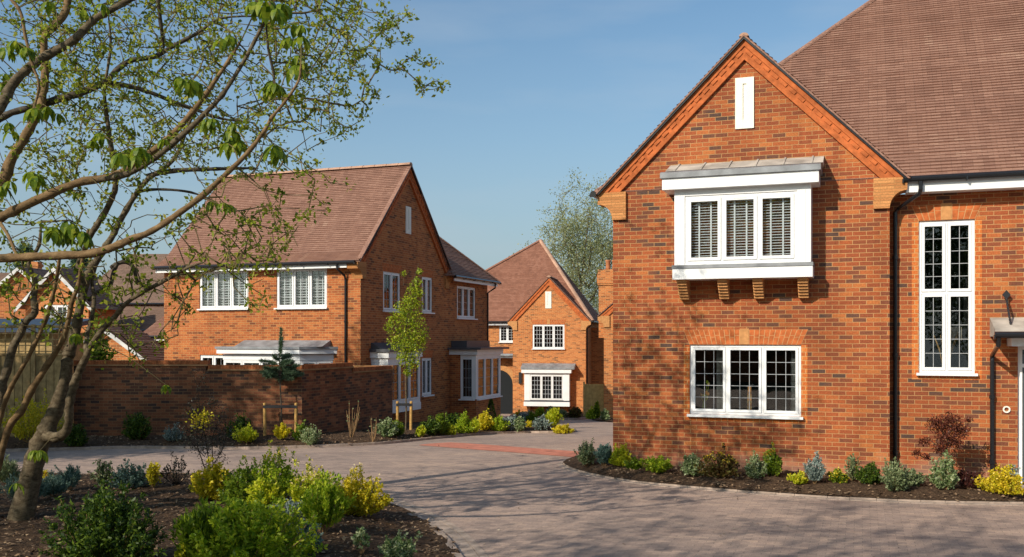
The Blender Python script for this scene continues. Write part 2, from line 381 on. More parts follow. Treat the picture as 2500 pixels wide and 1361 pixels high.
co_.location = (0, 0, CAMH); co_.rotation_euler = (math.pi / 2, 0, 0)
cam.sensor_width = 36; cam.lens = 36 * F_PX / 2500; cam.shift_y = (HOR - 680.5) / 2500; cam.clip_end = 2000; cam.clip_start = .05
sc.camera = co_
sc.view_settings.view_transform = 'Standard'; sc.view_settings.look = 'None'; sc.view_settings.gamma = 1; sc.view_settings.exposure = .10
sc.cycles.max_bounces = 6; sc.cycles.transparent_max_bounces = 12

# ------------------------------------------------------------------ ground, road, beds
def polyoff(pts, d):
    """offset an open polyline to its left by d (2D)"""
    out = []
    for i, p in enumerate(pts):
        a = pts[max(i - 1, 0)]; b = pts[min(i + 1, len(pts) - 1)]
        t = V((b[0] - a[0], b[1] - a[1])).normalized(); out.append((p[0] - t.y * d, p[1] + t.x * d))
    return out
def smooth_line(pts, step=.25):
    out = []
    P = [V((p[0], p[1])) for p in pts]
    for i in range(len(P) - 1):
        p0, p1, p2, p3 = P[max(i - 1, 0)], P[i], P[i + 1], P[min(i + 2, len(P) - 1)]
        n = max(1, int((p2 - p1).length / step))
        for k in range(n):
            t = k / n
            q = .5 * ((2 * p1) + (p2 - p0) * t + (2 * p0 - 5 * p1 + 4 * p2 - p3) * t * t + (3 * p1 - p0 - 3 * p2 + p3) * t ** 3)
            out.append((q.x, q.y))
    out.append((P[-1].x, P[-1].y)); return out
def sheet(name, x0, x1, y0, y1, dx, dy, dz, mat, kind='structure'):
    xs = np.linspace(x0, x1, int((x1 - x0) / dx) + 1); ys = np.linspace(y0, y1, int((y1 - y0) / dy) + 1)
    mb = MB()
    for y in ys:
        for x in xs: mb.v.append((x, y, zg(y) + dz))
    nx = len(xs)
    for j in range(len(ys) - 1):
        for i in range(nx - 1):
            a = j * nx + i; mb.f.append((a, a + 1, a + nx + 1, a + nx)); mb.m.append(0)
    o = mb.build(name, mat, smooth=True); return tag(o, kind=kind)
def inside(p, poly):
    c = False; n = len(poly); x, y = p
    for i in range(n):
        x1, y1 = poly[i]; x2, y2 = poly[(i + 1) % n]
        if (y1 > y) != (y2 > y) and x < (x2 - x1) * (y - y1) / (y2 - y1) + x1: c = not c
    return c
def edge_dist(p, poly):
    best = 9e9; n = len(poly); p = V(p)
    for i in range(n):
        a = V(poly[i]); b = V(poly[(i + 1) % n]); ab = b - a
        t = max(0, min(1, (p - a).dot(ab) / max(ab.dot(ab), 1e-9))); best = min(best, (a + ab * t - p).length)
    return best
def hnoise(x, y):
    return (math.sin(x * 2.3 + y * 1.7) + math.sin(x * 5.1 - y * 3.3 + 1) * .5 + math.sin(x * 11.3 + y * 9.1) * .25) / 1.75
BEDS = []
def bed_height(x, y):
    for poly, mound, w_ in BEDS:
        if inside((x, y), poly):
            d = min(edge_dist((x, y), poly) / w_, 1); s = d * d * (3 - 2 * d)
            return zg(y) + .05 + mound * s + .025 * hnoise(x, y) * s
    return zg(y)
def bed(name, poly, mound, width, step, mat):
    BEDS.append((poly, mound, width))
    rnd = random.Random(len(BEDS))
    n = len(poly); pts = [V(p) for p in poly]; edges = [(i, (i + 1) % n) for i in range(n)]
    xs = [p[0] for p in poly]; ys = [p[1] for p in poly]
    y = min(ys)
    while y < max(ys):
        x = min(xs)
        while x < max(xs):
            q = (x + rnd.uniform(-.3, .3) * step, y + rnd.uniform(-.3, .3) * step)
            if inside(q, poly) and edge_dist(q, poly) > step * .4: pts.append(V(q))
            x += step
        y += step
    vs, _, fs, *_r = delaunay_2d_cdt(pts, edges, [list(range(n))], 1, 1e-5)
    mb = MB()
    for v in vs:
        d = edge_dist((v.x, v.y), poly) / width; d = min(d, 1); s = d * d * (3 - 2 * d)
        mb.v.append((v.x, v.y, zg(v.y) + .045 + mound * s + (.025 * hnoise(v.x, v.y) + rnd.uniform(-.018, .018)) * min(1, d * 4)))
    for f in fs: mb.f.append(tuple(f)); mb.m.append(0)
    o = mb.build(name, mat, smooth=False)
    return tag(o, kind='structure')

def paving_mat():
    m, nt, b, o = new_mat('block_paving'); b.inputs['Roughness'].default_value = .8; b.inputs['Specular IOR Level'].default_value = .3
    tc = nt.nodes.new('ShaderNodeTexCoord'); mp = nt.nodes.new('ShaderNodeMapping'); mp.inputs['Rotation'].default_value = (0, 0, math.radians(20))
    nt.links.new(tc.outputs['Object'], mp.inputs[0])
    t = nt.nodes.new('ShaderNodeTexBrick'); t.offset = .5
    t.inputs['Scale'].default_value = 1; t.inputs['Brick Width'].default_value = .2; t.inputs['Row Height'].default_value = .1
    t.inputs['Mortar Size'].default_value = .0035; t.inputs['Mortar Smooth'].default_value = .4
    t.inputs['Color1'].default_value = (0, 0, 0, 1); t.inputs['Color2'].default_value = (1, 1, 1, 1); t.inputs['Mortar'].default_value = (.5, .5, .5, 1)
    nt.links.new(mp.outputs[0], t.inputs['Vector'])
    n = nt.nodes.new('ShaderNodeTexNoise'); n.inputs['Scale'].default_value = .35; n.inputs['Detail'].default_value = 8; n.inputs['Roughness'].default_value = .6
    nt.links.new(tc.outputs['Object'], n.inputs['Vector'])
    a = nt.nodes.new('ShaderNodeMath'); a.operation = 'MULTIPLY_ADD'; a.inputs[1].default_value = .55
    k = nt.nodes.new('ShaderNodeMath'); k.operation = 'MULTIPLY_ADD'; k.inputs[1].default_value = 1.25; k.inputs[2].default_value = -.38
    nt.links.new(t.outputs['Color'], a.inputs[0]); nt.links.new(n.outputs[0], k.inputs[0]); nt.links.new(k.outputs[0], a.inputs[2])
    r = ramp(nt, [(0, (.24, .18, .15)), (.35, (.33, .245, .20)), (.65, (.40, .29, .23)), (1, (.47, .335, .25))])
    nt.links.new(a.outputs[0], r.inputs[0])
    c = mixc(nt, r.outputs[0], (.19, .155, .13), t.outputs['Fac'])
    n3 = nt.nodes.new('ShaderNodeTexNoise'); n3.inputs['Scale'].default_value = 60; n3.inputs['Detail'].default_value = 5
    nt.links.new(tc.outputs['Object'], n3.inputs['Vector'])
    r3 = ramp(nt, [(.3, (.75, .75, .75)), (.7, (1.2, 1.2, 1.2))]); nt.links.new(n3.outputs[0], r3.inputs[0])
    c = mixc(nt, c, r3.outputs[0], 1, 'MULTIPLY')
    mpt = nt.nodes.new('ShaderNodeMapping'); mpt.inputs['Rotation'].default_value = (0, 0, math.radians(-22)); mpt.inputs['Scale'].default_value = (.22, 1.3, 1); nt.links.new(tc.outputs['Object'], mpt.inputs[0])
    nq = nt.nodes.new('ShaderNodeTexNoise'); nq.inputs['Scale'].default_value = 1.4; nq.inputs['Detail'].default_value = 9; nq.inputs['Roughness'].default_value = .62; nt.links.new(mpt.outputs[0], nq.inputs['Vector'])
    rq = ramp(nt, [(.38, (1.1, 1.08, 1.05)), (.52, (1, 1, 1)), (.70, (.74, .73, .74))]); nt.links.new(nq.outputs[0], rq.inputs[0]); c = mixc(nt, c, rq.outputs[0], 1, 'MULTIPLY')
    nt.links.new(c, b.inputs['Base Color'])
    inv = nt.nodes.new('ShaderNodeMath'); inv.operation = 'SUBTRACT'; nt.links.new(n3.outputs[0], inv.inputs[0]); nt.links.new(t.outputs['Fac'], inv.inputs[1])
    bump(nt, b, inv.outputs[0], .35, .006)
    return m
M['paving'] = paving_mat()
M['kerb'] = plain('kerb_block', (.36, .28, .225), .85, .25, var=.3, vscale=6, bmp=.3)
M['red_blocks'] = plain('red_block_paving', (.50, .19, .125), .85, .25, var=.2, vscale=5, bmp=.3)
def mulch_mat():
    m, nt, b, o = new_mat('bark_mulch'); b.inputs['Roughness'].default_value = .95; b.inputs['Specular IOR Level'].default_value = .15
    tc = nt.nodes.new('ShaderNodeTexCoord')
    n = nt.nodes.new('ShaderNodeTexNoise'); n.inputs['Scale'].default_value = 26; n.inputs['Detail'].default_value = 8; n.inputs['Roughness'].default_value = .75
    nt.links.new(tc.outputs['Object'], n.inputs['Vector'])
    r = ramp(nt, [(.3, (.028, .017, .011)), (.5, (.08, .048, .028)), (.68, (.17, .105, .06)), (.8, (.27, .18, .10))])
    nt.links.new(n.outputs[0], r.inputs[0]); nt.links.new(r.outputs[0], b.inputs['Base Color'])
    bump(nt, b, n.outputs[0], 1.0, .04); return m
M['mulch'] = mulch_mat()
M['soil'] = plain('ground_soil', (.08, .075, .04), .95, .1, var=.4, vscale=.5)

sheet('ground', -300, 300, -40, 600, 20, 4, -.05, M['soil'])
sheet('road', -34, 34, -8, 64, 2, 1, 0, M['paving'])
xy = lambda l: [tuple(G(*p))[:2] for p in l]
edge1 = smooth_line([(.2, 4.0), (-.1, 8.2)] + xy([(1150, 1400), (1125, 1361), (1090, 1315), (1040, 1277), (980, 1246), (915, 1220), (840, 1196), (740, 1180), (620, 1172), (480, 1168), (330, 1167), (150, 1163), (0, 1160), (-300, 1158)]))
poly1 = edge1 + [(-14, 15), (-14, 4.0)]
bed('planting_bed', poly1, .22, 1.6, .13, M['mulch'])
edge2 = smooth_line(xy([(1450, 1108), (1411, 1118), (1383, 1127), (1374, 1134), (1390, 1144), (1418, 1154), (1476, 1167), (1569, 1181), (1662, 1190), (1754, 1198), (1847, 1205), (1940, 1212), (2020, 1217), (2140, 1223), (2308, 1229), (2500, 1232)]))
c20, s20 = math.cos(math.radians(20)), math.sin(math.radians(20))
mo = V((1.91, 18.2, 0))
def mh(x, y): return (mo.x + x * c20 + y * s20, mo.y - x * s20 + y * c20)
bed('planting_bed', edge2 + [mh(6.85, -.9), mh(6.85, .6), mh(4, .6), mh(.2, .3), mh(.2, 1.3)], .10, .5, .11, M['mulch'])
edge3 = smooth_line(xy([(-300, 1112), (0, 1104), (121, 1101), (221, 1098), (331, 1096), (480, 1097), (600, 1098), (724, 1095), (832, 1091), (940, 1085), (1030, 1076), (1120, 1067), (1192, 1061), (1273, 1058), (1340, 1058), (1403, 1056), (1395, 1049), (1360, 1042), (1310, 1037), (1240, 1033)]))
bed('planting_bed', edge3 + [(-1.2, 33.5), (-3.4, 38), (-5.5, 30), (-6, 25.5), (-20, 27)], .10, .7, .16, M['mulch'])
e4 = smooth_line(xy([(1448, 1021), (1400, 1026), (1340, 1023), (1280, 1019), (1245, 1017)]))
bed('planting_bed', e4 + [(.0, 57), (4.4, 57)], .1, .6, .3, M['mulch'])
e5 = smooth_line(xy([(1497, 1032), (1470, 1030), (1446, 1027)]))
bed('planting_bed', e5 + [(4.2, 52), (5.4, 52)], .1, .4, .3, M['mulch'])

def kerb(line, w_, h_, blk, off=0.0, label=None):
    mb = MB(); rnd = random.Random(3)
    a = polyoff(line, off); b = polyoff(line, off + w_)
    seg = []
    acc = 0
    pts = []
    # resample by arc length
    d = 0
    for i in range(len(a) - 1):
        l = math.dist(a[i], a[i + 1])
        n = max(1, round(l / blk))
        for k in range(n):
            t0, t1 = k / n + .001 / max(l, .01), (k + 1) / n - .005 / max(l, .01)
            f_ = lambda P, t: (P[i][0] + (P[i + 1][0] - P[i][0]) * t, P[i][1] + (P[i + 1][1] - P[i][1]) * t)
            q = [f_(a, t0), f_(a, t1), f_(b, t1), f_(b, t0)]
            z = zg(q[0][1]); hh = h_ + rnd.uniform(-.003, .003)
            if (q[1][0] - q[0][0]) * (q[2][1] - q[1][1]) - (q[1][1] - q[0][1]) * (q[2][0] - q[1][0]) < 0: q = q[::-1]
            top = [V((x, y, zg(y) + hh)) for x, y in q]; bot = [V((x, y, zg(y) - .05)) for x, y in q]
            mb.poly(top)
            for m_ in range(4): mb.poly((bot[m_], bot[(m_ + 1) % 4], top[(m_ + 1) % 4], top[m_]))
    return tag(mb.build('kerb', M['kerb']), kind='structure')
kerb(edge1, .10, .045, .45, 0)
kerb(edge1, .19, .008, .2, -.2)
kerb(edge1, .10, .008, .2, -.31)
kerb(edge2, .09, .035, .5, 0)
kerb(edge2, .10, .008, .2, -.11)
kerb(edge3, .10, .06, .6, 0)
kerb(e4[::-1], .12, .08, .4, 0)
# red strip of blocks across the road
mb = MB()
up = smooth_line(xy([(1024, 1087), (1096, 1081), (1180, 1086), (1300, 1095), (1420, 1104)]), .4)
dn = smooth_line(xy([(1024, 1088), (1090, 1093), (1180, 1100), (1300, 1109), (1400, 1117)]), .4)
n = 24
def samp(l, t):
    k = t * (len(l) - 1); i = min(int(k), len(l) - 2); k -= i
    return V((l[i][0] + (l[i + 1][0] - l[i][0]) * k, l[i][1] + (l[i + 1][1] - l[i][1]) * k))
for i in range(n):
    q = [samp(dn, i / n), samp(dn, (i + 1) / n), samp(up, (i + 1) / n), samp(up, i / n)]
    mb.poly([V((p.x, p.y, zg(p.y) + .006)) for p in q])
tag(mb.build('red_paving_strip', M['red_blocks']), kind='structure')

# ------------------------------------------------------------------ building helpers
def clip2(poly, k, val, keep_ge):
    out = []
    for i in range(len(poly)):
        a, b = poly[i], poly[(i + 1) % len(poly)]
        ia, ib = (a[k] >= val) == keep_ge, (b[k] >= val) == keep_ge
        if a[k] == val: ia = True
        if b[k] == val: ib = True
        if ia: out.append(a)
        if ia != ib and abs(b[k] - a[k]) > 1e-9:
            t = (val - a[k]) / (b[k] - a[k]); out.append((a[0] + (b[0] - a[0]) * t, a[1] + (b[1] - a[1]) * t))
    return out
def roof_plane(mb, pts, gauge=.1, t=.026, seed=0):
    """pts: planar convex polygon, first edge is the eave; stepped tile courses"""
    pts = [V(p) for p in pts]; u = (pts[1] - pts[0]).normalized()
    n = u.cross(pts[-1] - pts[0]).normalized()
    if n.z < 0: n = -n
    v = n.cross(u)
    if v.z < 0: v = -v
    o = pts[0]; p2 = [((p - o).dot(u), (p - o).dot(v)) for p in pts]
    vm = max(p[1] for p in p2); k = 0; rnd = random.Random(seed)
    W = lambda q, h: o + u * q[0] + v * q[1] + n * h
    flip = u.cross(v).dot(n) < 0
    while k * gauge < vm - 1e-4:
        a, b = k * gauge, min((k + 1) * gauge, vm)
        c = clip2(clip2(p2, 1, a, True), 1, b, False)
        if len(c) >= 3:
            tt = t * rnd.uniform(.85, 1.2)
            hf = lambda q: .004 + (tt - .004) * (1 - (q[1] - a) / gauge)
            q3 = [W(q, hf(q)) for q in c]
            mb.poly(q3[::-1] if flip else q3)
            lo = [q for q in c if abs(q[1] - a) < 1e-6]
            if len(lo) >= 2:
                x0, x1 = min(q[0] for q in lo), max(q[0] for q in lo)
                r = [W((x0, a), -.003), W((x1, a), -.003), W((x1, a), tt), W((x0, a), tt)]
                mb.poly(r[::-1] if flip else r)
        k += 1
    under = [p - n * .012 for p in pts]; mb.poly(under if flip else under[::-1])
def ridge(mb, a, b, r=.12, seg=.4):
    a, b = V(a), V(b); L_ = (b - a).length; d = (b - a) / L_; n = max(1, int(L_ / seg)); s = V((0, 0, 1)).cross(d)
    if s.length < .1: s = V((1, 0, 0))
    s.normalize(); w_ = d.cross(s)
    if w_.z < 0: w_ = -w_
    for i in range(n):
        p0 = a + d * (L_ * i / n); p1 = a + d * (L_ * (i + 1) / n - .012)
        K = 6; A = []; B = []
        for k in range(K + 1):
            t = math.pi * (k / K) ; c_, s_ = math.cos(t) * r, math.sin(t) * r * .75
            A.append(p0 + s * c_ + w_ * (s_ - .03)); B.append(p1 + s * c_ * 1.04 + w_ * (s_ * 1.06 - .03))
        for k in range(K): mb.poly((A[k], B[k], B[k + 1], A[k + 1]))
        mb.poly(A); mb.poly(B[::-1])
def wall(mb, fr, outline, holes=(), rev=.11, y=0.0, m=0):
    loops = [[V((x, z, 0)) for x, z in outline]] + [[V((a, c, 0)), V((b, c, 0)), V((b, d, 0)), V((a, d, 0))] for a, b, c, d in holes]
    flat = [p for l in loops for p in l]
    want = -(fr.i)
    for t in tessellate_polygon(loops):
        P = [fr.P(flat[i].x, y, flat[i].y) for i in t]
        nn = (P[1] - P[0]).cross(P[2] - P[0])
        if nn.length < 1e-8: continue
        if nn.dot(want) < 0: P.reverse()
        mb.poly(P, m)
    for a, b, c, d in holes:
        for (p, q) in (((a, c), (a, d)), ((a, d), (b, d)), ((b, d), (b, c)), ((b, c), (a, c))):
            mb.poly((fr.P(p[0], y, p[1]), fr.P(q[0], y, q[1]), fr.P(q[0], y + rev, q[1]), fr.P(p[0], y + rev, p[1])), m)
def window(par, fr, x0, x1, z0, z1, n=3, lat=(3, 5), y=.05, fw=.045, sw=.05, blind=None, sill=True, rows=(1.0,), room=True, leadw=.0095, flat=None, depth=1.0, curtain=False, vent=False):
    mb = MB(); d = .07
    mb.box(x0, x0 + fw, y, y + d, z0, z1, fr); mb.box(x1 - fw, x1, y, y + d, z0, z1, fr)
    mb.box(x0 + fw, x1 - fw, y + .002, y + d - .002, z1 - fw, z1, fr); mb.box(x0 + fw, x1 - fw, y + .002, y + d - .002, z0, z0 + fw, fr)
    W = (x1 - x0 - 2 * fw); mw = .03; lw = (W - mw * (n - 1)) / n
    gl = MB(); ld = MB(); bl = MB()
    zc = z0 + fw; H = z1 - z0 - 2 * fw
    for ri, rf in enumerate(rows):
        rz0 = zc + H * sum(rows[:ri]); rz1 = zc + H * sum(rows[:ri + 1])
        if ri: mb.box(x0 + fw, x1 - fw, y + .003, y + d - .003, rz0 - .0, rz0 + .035, fr); rz0 += .035
        for i in range(n):
            a = x0 + fw + i * (lw + mw); b = a + lw
            if i: mb.box(a - mw, a, y + .004, y + d - .004, rz0, rz1, fr)
            g = .004; ys = y - .014
            mb.box(a + g, a + sw, ys, y + .05, rz0 + g, rz1 - g, fr); mb.box(b - sw, b - g, ys, y + .05, rz0 + g, rz1 - g, fr)
            mb.box(a + sw, b - sw, ys + .001, y + .049, rz1 - sw, rz1 - g, fr); mb.box(a + sw, b - sw, ys + .001, y + .049, rz0 + g, rz0 + sw, fr)
            ga, gb, gc, gd = a + sw, b - sw, rz0 + sw, rz1 - sw
            gl.box(ga, gb, y + .024, y + .028, gc, gd, fr)
            if lat:
                for k in range(1, lat[0]):
                    xx = ga + (gb - ga) * k / lat[0]; ld.box(xx - leadw / 2, xx + leadw / 2, y + .016, y + .022, gc, gd, fr)
                for k in range(1, lat[1]):
                    zz = gc + (gd - gc) * k / lat[1]; ld.box(ga, gb, y + .017, y + .0235, zz - leadw / 2, zz + leadw / 2, fr)
            if blind:
                zz = gc - .02; pitch = blind
                while zz < gd + .02:
                    bl.prism([(0, 0)], 0, 0) if False else None
                    P = [fr.P(ga - .03, y + .10, zz), fr.P(gb + .03, y + .10, zz), fr.P(gb + .03, y + .10 + pitch * .8, zz + pitch * .22), fr.P(ga - .03, y + .10 + pitch * .8, zz + pitch * .22)]
                    Q = [p + V((0, 0, pitch * .13)) for p in P]
                    bl.poly(P[::-1]); bl.poly(Q); bl.poly((P[0], P[1], Q[1], Q[0]))
                    zz += pitch
                for f_ in (.28, .72):
                    xx = ga + (gb - ga) * f_; bl.box(xx - .014, xx + .014, y + .092, y + .097, gc, gd, fr)
    if vent: mb.box((x0 + x1) / 2 - .11, (x0 + x1) / 2 + .11, y - .02, y - .0145, z1 - fw - .03, z1 - fw - .018, fr)
    wo = mb.build('window', M['white'], par); pp = par if flat else wo
    gl.build('glass', M['glass'], pp)
    if lat: ld.build('leading', M['leadcame'], pp)
    if blind: bl.build('blind', M['slat'], pp)
    if sill:
        s = MB(); s.box(x0 - .04, x1 + .04, y - .12, y + .02, z0 - .045, z0 - .001, fr); s.build('sill', M['white'], pp)
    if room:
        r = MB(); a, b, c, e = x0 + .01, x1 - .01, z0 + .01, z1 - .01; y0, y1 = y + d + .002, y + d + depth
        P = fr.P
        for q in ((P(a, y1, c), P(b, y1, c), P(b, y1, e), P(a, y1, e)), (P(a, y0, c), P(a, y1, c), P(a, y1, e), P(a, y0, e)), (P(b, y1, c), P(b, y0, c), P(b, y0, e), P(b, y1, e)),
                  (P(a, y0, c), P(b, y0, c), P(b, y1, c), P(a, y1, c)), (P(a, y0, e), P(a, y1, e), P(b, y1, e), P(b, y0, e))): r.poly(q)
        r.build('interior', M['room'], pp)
    if curtain:
        for (a, b) in curtain:
            c_ = MB(); K = 14; pr = None
            for k in range(K + 1):
                xx = a + (b - a) * k / K; yy = y + .2 + .03 * (k % 2)
                if pr: c_.poly((fr.P(pr[0], pr[1], z0 + .02), fr.P(xx, yy, z0 + .02), fr.P(xx, yy, z1 - .02), fr.P(pr[0], pr[1], z1 - .02)))
                pr = (xx, yy)
            c_.build('curtain', M['curtain'], pp)
    return wo
def flat_arch(par, fr, x0, x1, z0, h, splay=.12, key=True, bw=.075, yo=-.006, kw=.17):
    m1 = MB(); cx = (x0 + x1) / 2
    m1.prism([(x0 - .002, z0), (x1 + .002, z0), (x1 + splay, z0 + h), (x0 - splay, z0 + h)], -.003, .05, fr, 1)
    n = int((x1 - x0) / bw); half = kw / 2 if key else 0
    for side in (-1, 1):
        k = max(2, int(((x1 - x0) / 2 - half) / bw))
        for i in range(k):
            def e(t, top):
                w0 = half + ((x1 - x0) / 2 - half) * t; w1 = half + ((x1 - x0) / 2 + splay - half) * t
                return cx + side * (w1 if top else w0)
            a, b = i / k + .06 / k, (i + 1) / k - .06 / k
            hh = .5 if i % 2 else .62
            for (f0, f1) in ((.01, hh - .015), (hh + .015, .99)):
                zz0, zz1 = z0 + h * f0, z0 + h * f1
                X = lambda t, f: e(t, 0) * (1 - f) + e(t, 1) * f
                m1.prism([(X(a, f0), zz0), (X(b, f0), zz0), (X(b, f1), zz1), (X(a, f1), zz1)], yo, .02, fr, 0)
    if key: m1.box(cx - kw / 2 + .004, cx + kw / 2 - .004, yo - .006, .02, z0 + .003, z0 + h + .02, fr, 2)
    m1.build('arch', [M['orange_smooth'], M['mortar'], M['tan_smooth']], par)
def quoins(par, fr, x0, x1, z0, z1, w_=.11, below=.075):
    m = MB()
    m.box(x0 - w_, x0 - .001, -.005, .05, z0 - below, z1, fr); m.box(x1 + .001, x1 + w_, -.005, .05, z0 - below, z1, fr)
    m.box(x0 - .001, x1 + .001, -.0055, .05, z0 - below, z0 - .002, fr)
    m.build('window_surround', M['brick_orange'], par)
def kneeler(par, fr, x, zt, side, h=.52, over=.28, inw=.26, yd=.3, mat=None):
    """side -1: at a left corner, +1: at a right corner"""
    pts = [(x - side * inw, zt), (x + side * over, zt), (x + side * over, zt - .22)]
    for k in range(1, 8):
        t = k / 8 * math.pi / 2; pts.append((x + side * over * (1 - math.sin(t)) , zt - .22 - (h - .22) * (1 - math.cos(t))))
    pts += [(x, zt - h), (x - side * inw, zt - h)]
    m = MB(); m.prism(pts, -.07, yd, fr); m.build('kneeler', mat or M['brick_tan'], par)
def rake_band(par, fr, cx, za, zf, slope, yo=-.06, bands=((.02, .11, .075), (.11, .21, .05), (.21, .28, .062)), dent=.21):
    ph = math.atan(slope); c_ = math.cos(ph); m = MB()
    for bi, (a, b, pr) in enumerate(bands):
        for sd in (-1, 1):
            X = lambda off: (za - off / c_ - zf) / slope
            m.prism([(cx, za - a / c_), (cx, za - b / c_), (cx + sd * X(b), zf), (cx + sd * X(a), zf)], -pr, .02, fr, 0)
    if dent:
        a, b = bands[1][0] + .012, bands[1][1] - .03
        Lr = (za - zf) / math.sin(ph); k = int(Lr / dent)
        for sd in (-1, 1):
            dx, dz = sd * c_, -math.sin(ph); nx, nz = -sd * math.sin(ph), -c_
            for i in range(1, k):
                s0, s1 = i * dent, i * dent + dent * .62
                q = [(cx + dx * s + nx * o_, za + dz * s + nz * o_) for s, o_ in ((s0, a), (s1, a), (s1, b), (s0, b))]
                m.prism(q, -.068, -.045, fr, 0)
    m.build('rake_band', M['orange_smooth'], par)
def verge(par, fr, cx, za, zf, slope, y0=-.14):
    m = MB(); ph = math.atan(slope); c_ = math.cos(ph)
    for sd in (-1, 1):
        X = lambda off: (za - off / c_ - zf) / slope
        m.prism([(cx, za + .016 / c_), (cx, za - .012 / c_), (cx + sd * X(.012), zf), (cx + sd * X(-.016), zf)], y0 - .004, .0, fr)
        m.prism([(cx, za - .0125 / c_), (cx, za - .042 / c_), (cx + sd * X(.042), zf), (cx + sd * X(.0125), zf)], y0 + .012, .0, fr, 1)
    m.build('verge_strip', [M['tile'], M['black']], par)
def gutter(par, fr, x0, x1, y, z, name='gutter'):
    m = MB(); m.tube([fr.P(x0, y, z), fr.P(x1, y, z)], .055, 10)
    k = int(abs(x1 - x0) / .9)
    for i in range(k + 1):
        xx = x0 + (x1 - x0) * i / max(k, 1); m.box(xx - .012, xx + .012, y - .062, y + .06, z - .065, z + .0, fr)
    return m.build(name, M['black'], par, smooth=False)
def downpipe(par, pts, r=.036, name='downpipe', clips=()):
    m = MB(); m.tube(pts, r, 10)
    for p in clips: m.tube([V(p) + V((0, 0, -.03)), V(p) + V((0, 0, .03))], r * 1.35, 10)
    return m.build(name, M['black'], par, smooth=False)
def slotvent(par, fr, x0, x1, z0, z1):
    m = MB(); cx = (x0 + x1) / 2; sw = .032
    m.box(x0, cx - sw, -.03, .02, z0, z1, fr); m.box(cx + sw, x1, -.03, .02, z0, z1, fr)
    m.box(cx - sw, cx + sw, -.029, .02, z0, z0 + .16, fr); m.box(cx - sw, cx + sw, -.029, .02, z1 - .11, z1, fr)
    m.box(cx - sw, cx + sw, -.006, .02, z0 + .16, z1 - .11, fr)
    m.build('slot_vent', M['white_cream'], par)
M['white_cream'] = plain('cream_stone', (.78, .75, .66), .7, .3, var=.05)

# ------------------------------------------------------------------ the large near house on the right
TH = -math.radians(20)
H1 = empty('brick_house', (1.91, 18.2, 0), TH, 'large orange brick house with oriel window in its gable, nearest and tallest in view', 'house')
fs = Fr(); EZ = 5.24; CX = 2.435; AP = 7.93; SL = (AP - EZ) / (CX + .28)
W1 = (1.447, 3.41, 1.10, 2.37)
mb = MB()
wall(mb, fs, [(0, -.3), (4.87, -.3), (4.87, EZ), (4.87 + .0, EZ + .02), (CX, AP - .05), (0, EZ)], [W1], .12)
mb.poly([fs.P(0, 0, -.3), fs.P(0, 0, EZ), fs.P(0, 9, EZ), fs.P(0, 9, -.3)])
mb.poly([fs.P(4.87, 0, -.3), fs.P(4.87, .36, -.3), fs.P(4.87, .36, EZ), fs.P(4.87, 0, EZ)])
fw = Fr((0, .35, 0)); W2 = (5.349, 6.231, 1.893, 4.52); DR = (6.885, 7.95, .02, 2.37)
wall(mb, fw, [(4.87, -.3), (13, -.3), (13, 5.0), (4.87, 5.0)], [W2, DR], .12)
mb.poly([fs.P(13, .35, -.3), fs.P(13, 12, -.3), fs.P(13, 12, 5.0), fs.P(13, .35, 5.0)])
mb.build('wall', M['brick'], H1)
# roofs
mb = MB()
yv = -.13; ex = CX + .32; ez = AP - SL * ex; back = 2.95
roof_plane(mb, [(CX - ex, yv, ez), (CX - ex, .1, ez), (CX, back, AP), (CX, yv, AP)][::1], seed=1)
roof_plane(mb, [(CX + ex, yv, ez), (CX + ex, .1, ez), (CX, back, AP), (CX, yv, AP)], seed=2)
BZ, BP, HX = 5.24, .94, -.40
yr = 6.2; zr = BZ + BP * yr
roof_plane(mb, [(HX, 0, BZ), (14, 0, BZ), (14, yr, zr), (HX + yr, yr, zr)], t=.028, seed=3)
roof_plane(mb, [(HX, 12.4, BZ), (HX, 0, BZ), (HX + yr, yr, zr)], seed=4)
rf = mb.build('roof', M['tile'], H1)
def ridges(par, *runs):
    for r in runs:
        mb = MB(); ridge(mb, r[0], r[1], *r[2]); mb.build('ridge_tiles', M[r[3]], par)
ridges(rf, ((CX, yv - .0, AP + .006), (CX, back, AP + .006), (.085,), 'ridge'), ((HX + .02, .02, BZ + .02), (HX + yr, yr, zr + .02), (.085, .11), 'tile'), ((HX + yr, yr, zr + .02), (14, yr, zr + .02), (), 'ridge'))
rake_band(H1, fs, CX, AP - .03, EZ, SL)
verge(H1, fs, CX, AP - .012, ez + .0, SL, -.142)
kneeler(H1, fs, 0, EZ, -1); kneeler(H1, fs, 4.87, EZ, 1, yd=.34)
gutter(H1, Fr((-.33, 0, 0), (0, 1, 0), (1, 0, 0)), -.16, .3, -.02, EZ - .02)
slotvent(H1, fs, 2.27, 2.60, 6.27, 7.19)
# lower window with items on the ledge
window(H1, fs, W1[0], W1[1], W1[2], W1[3], 3, (3, 5), y=.03, depth=1.6, curtain=[(1.90, 2.04), (3.22, 3.37)])
flat_arch(H1, fs, W1[0], W1[1], W1[3] + .005, .27); quoins(H1, fs, W1[0], W1[1], W1[2] - .04, W1[3])
